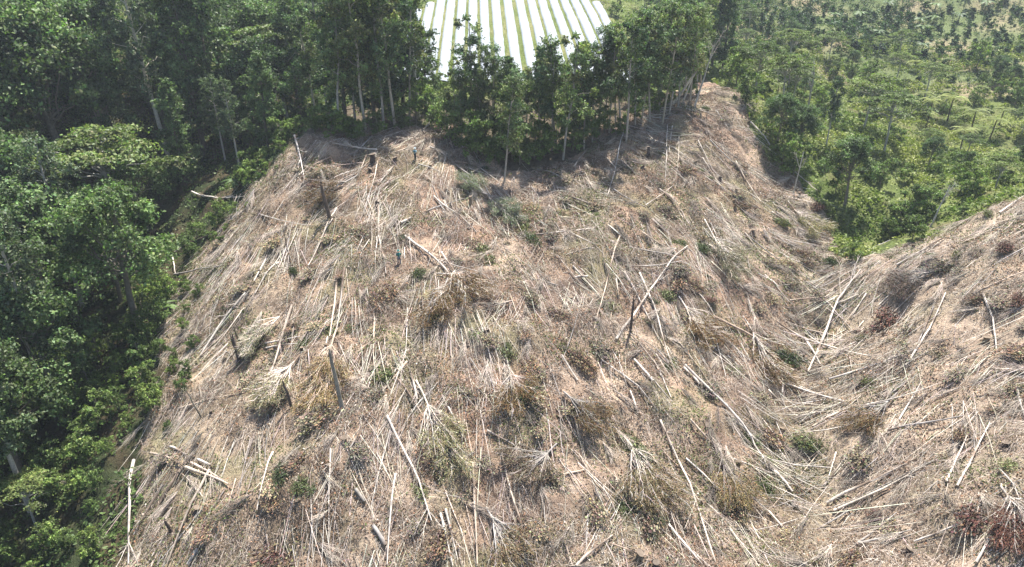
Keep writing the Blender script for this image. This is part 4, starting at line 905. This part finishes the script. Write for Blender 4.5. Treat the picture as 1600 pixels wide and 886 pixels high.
# ------------------------------------------------------------------ labels that single each thing out
MARKS = {
 'clear': [((622, 400), 'by the mid slope worker'), ((649, 240), 'by the upper worker'), ((505, 315), 'by the leaning dark trunk'), ((378, 535), 'by the stout dark trunk'),
           ((530, 600), 'by the tall grey trunk'), ((1010, 790), 'by the huge bottom crown'), ((984, 495), 'by the slim dark central trunk'), ((1290, 480), 'where the gully narrows'),
           ((1260, 640), 'in the middle gully'), ((1240, 800), 'at the gully bottom'), ((1385, 500), 'by the reddish hillside bush'), ((1540, 500), 'high on the right hillside'),
           ((1470, 700), 'on the middle right hillside'), ((1450, 850), 'low on the right hillside'), ((1580, 640), 'at the right picture edge'), ((240, 780), 'at the lower forest edge'),
           ((280, 430), 'at the left forest edge'), ((470, 240), 'at the upper forest edge'), ((1060, 170), 'below the leaning dead trees'), ((1170, 260), 'on the upper right flank'),
           ((1150, 400), 'on the middle right flank'), ((1150, 560), 'left of the gully'), ((1130, 700), 'by the thick diagonal log'), ((830, 270), 'below the clump of ridge trees'), ((950, 300), 'below the right ridge trees'),
           ((830, 400), 'above the slope centre'), ((830, 540), 'at the slope centre'), ((720, 560), 'left of the slope centre'), ((820, 680), 'below the slope centre'), ((650, 700), 'by the crossed pale logs'),
           ((740, 840), 'at the bottom middle'), ((600, 850), 'at bottom left of centre'), ((450, 830), 'at the bottom left'), ((430, 700), 'below the broom crown'), ((880, 850), 'at bottom right of centre'),
           ((740, 440), 'right of the mid slope worker'), ((470, 450), 'on the middle left flank'), ((330, 620), 'on the lower left flank'), ((1050, 420), 'among crossing central logs')],
 'left': [((60, 60), 'in the top left corner'), ((200, 60), 'left of the tall pale trunk'), ((320, 60), 'right of the tall pale trunk'), ((430, 80), 'where forest meets ridge'), ((60, 220), 'at upper far left'),
          ((190, 230), 'above the yellowish tree'), ((360, 220), 'by the upper left slope'), ((60, 400), 'at middle far left'), ((200, 420), 'by the yellowish broadleaf'), ((290, 380), 'at the left slope edge'),
          ((60, 580), 'below mid height far left'), ((210, 570), 'by the lower forest edge'), ((60, 760), 'at the lower far left'), ((180, 700), 'beside the rusty undergrowth'), ((170, 850), 'in the bottom left corner'), ((30, 870), 'at the very bottom left')],
 'ridge': [((500, 100), 'at the ridge left end'), ((580, 100), 'left of the white field'), ((650, 100), 'beside the left field edge'), ((740, 140), 'in front of the white field'), ((810, 170), 'below the white field'),
           ((880, 150), 'below the right field half'), ((950, 130), 'right of the white field'), ((1010, 100), 'left of the pale leaning trees'), ((1070, 80), 'behind the pale leaning trees'), ((1130, 80), 'at the ridge right end')],
 'back': [((350, 30), 'beyond the left forest'), ((450, 40), 'beyond the ridge on the left'), ((560, 40), 'behind the left ridge trees'), ((650, 30), 'left of the hilltop field'), ((760, 110), 'under the hilltop field'),
          ((880, 90), 'below the hilltop field'), ((980, 20), 'right of the hilltop field'), ((1060, 20), 'beyond the right ridge trees'), ((1150, 40), 'above the ridge right end')],
 'right': [((1200, 80), 'at the valley head'), ((1200, 200), 'by the spur right edge'), ((1270, 140), 'by the bare grey tree'), ((1320, 280), 'at the gully head'), ((1380, 130), 'in the upper valley'),
           ((1400, 210), 'in the middle valley'), ((1420, 340), 'behind the right hillside'), ((1480, 170), 'among the bright tree ferns'), ((1520, 270), 'above the right hillside'), ((1580, 130), 'at the upper right valley edge'), ((1590, 230), 'at the right picture edge')],
 'far': [((1180, 20), 'at the far slope left end'), ((1260, 20), 'left of the far banana plants'), ((1330, 30), 'among the far pale soil'), ((1400, 30), 'in the dark far thicket'), ((1470, 60), 'on the far slope middle'), ((1540, 30), 'at the far top right'), ((1570, 110), 'on the far right slope')],
}
ORD = ['first', 'second', 'third', 'fourth', 'fifth', 'sixth', 'seventh', 'eighth', 'ninth', 'tenth', 'eleventh', 'twelfth', 'thirteenth', 'fourteenth', 'fifteenth', 'sixteenth', 'seventeenth', 'eighteenth', 'nineteenth', 'twentieth']
ORD += ['twenty-'+w for w in ORD[:9]]+['thirtieth']+['thirty-'+w for w in ORD[:9]]+['fortieth']+['forty-'+w for w in ORD[:9]]+['fiftieth']+['fifty-'+w for w in ORD[:9]]+['sixtieth']+['sixty-'+w for w in ORD[:9]]+['seventieth']+['seventy-'+w for w in ORD[:9]]
groups = {}
for o, desc, u, v, tb in LAB:
    mk = min(MARKS[tb], key=lambda m: (m[0][0]-u)**2+((m[0][1]-v)*1.3)**2)[1]
    groups.setdefault((desc, mk), []).append((u, v, o))
for (desc, mk), L_ in groups.items():
    L_.sort(key=lambda t: t[0])
    for i, (u, v, o) in enumerate(L_):
        if len(L_) == 1: lab = f'{desc} {mk}'
        elif i == 0: lab = f'leftmost {desc} {mk}'
        elif i == len(L_)-1: lab = f'rightmost {desc} {mk}'
        else: lab = f'{ORD[i]} from left {desc} {mk}'
        lab = ' '.join(lab.split()); n_w = len(lab.split())
        if n_w > 16: print('LONG', n_w, lab)
        o['label'] = lab

# ------------------------------------------------------------------ haze
def haze():
    me = bpy.data.meshes.new("haze"); x0, x1, y0, y1, z0, z1 = -430, 430, -130, 570, float(ZZ.min())-2, float(max(ZZ.max(), 5))+30
    v = [(x0,y0,z0),(x1,y0,z0),(x1,y1,z0),(x0,y1,z0),(x0,y0,z1),(x1,y0,z1),(x1,y1,z1),(x0,y1,z1)]
    me.from_pydata(v, [], [(0,3,2,1),(4,5,6,7),(0,1,5,4),(1,2,6,5),(2,3,7,6),(3,0,4,7)]); o = link("haze", me)
    m = bpy.data.materials.new("haze"); m.use_nodes = True; nt = m.node_tree; nt.nodes.remove(nt.nodes["Principled BSDF"])
    pv = nt.nodes.new("ShaderNodeVolumePrincipled"); pv.inputs['Color'].default_value = (.82, .90, 1, 1); pv.inputs['Density'].default_value = HAZE; pv.inputs['Anisotropy'].default_value = .2
    nt.links.new(pv.outputs[0], nt.nodes["Material Output"].inputs['Volume']); me.materials.append(m); set_props(o, kind='stuff')
HAZE = .00022
haze()
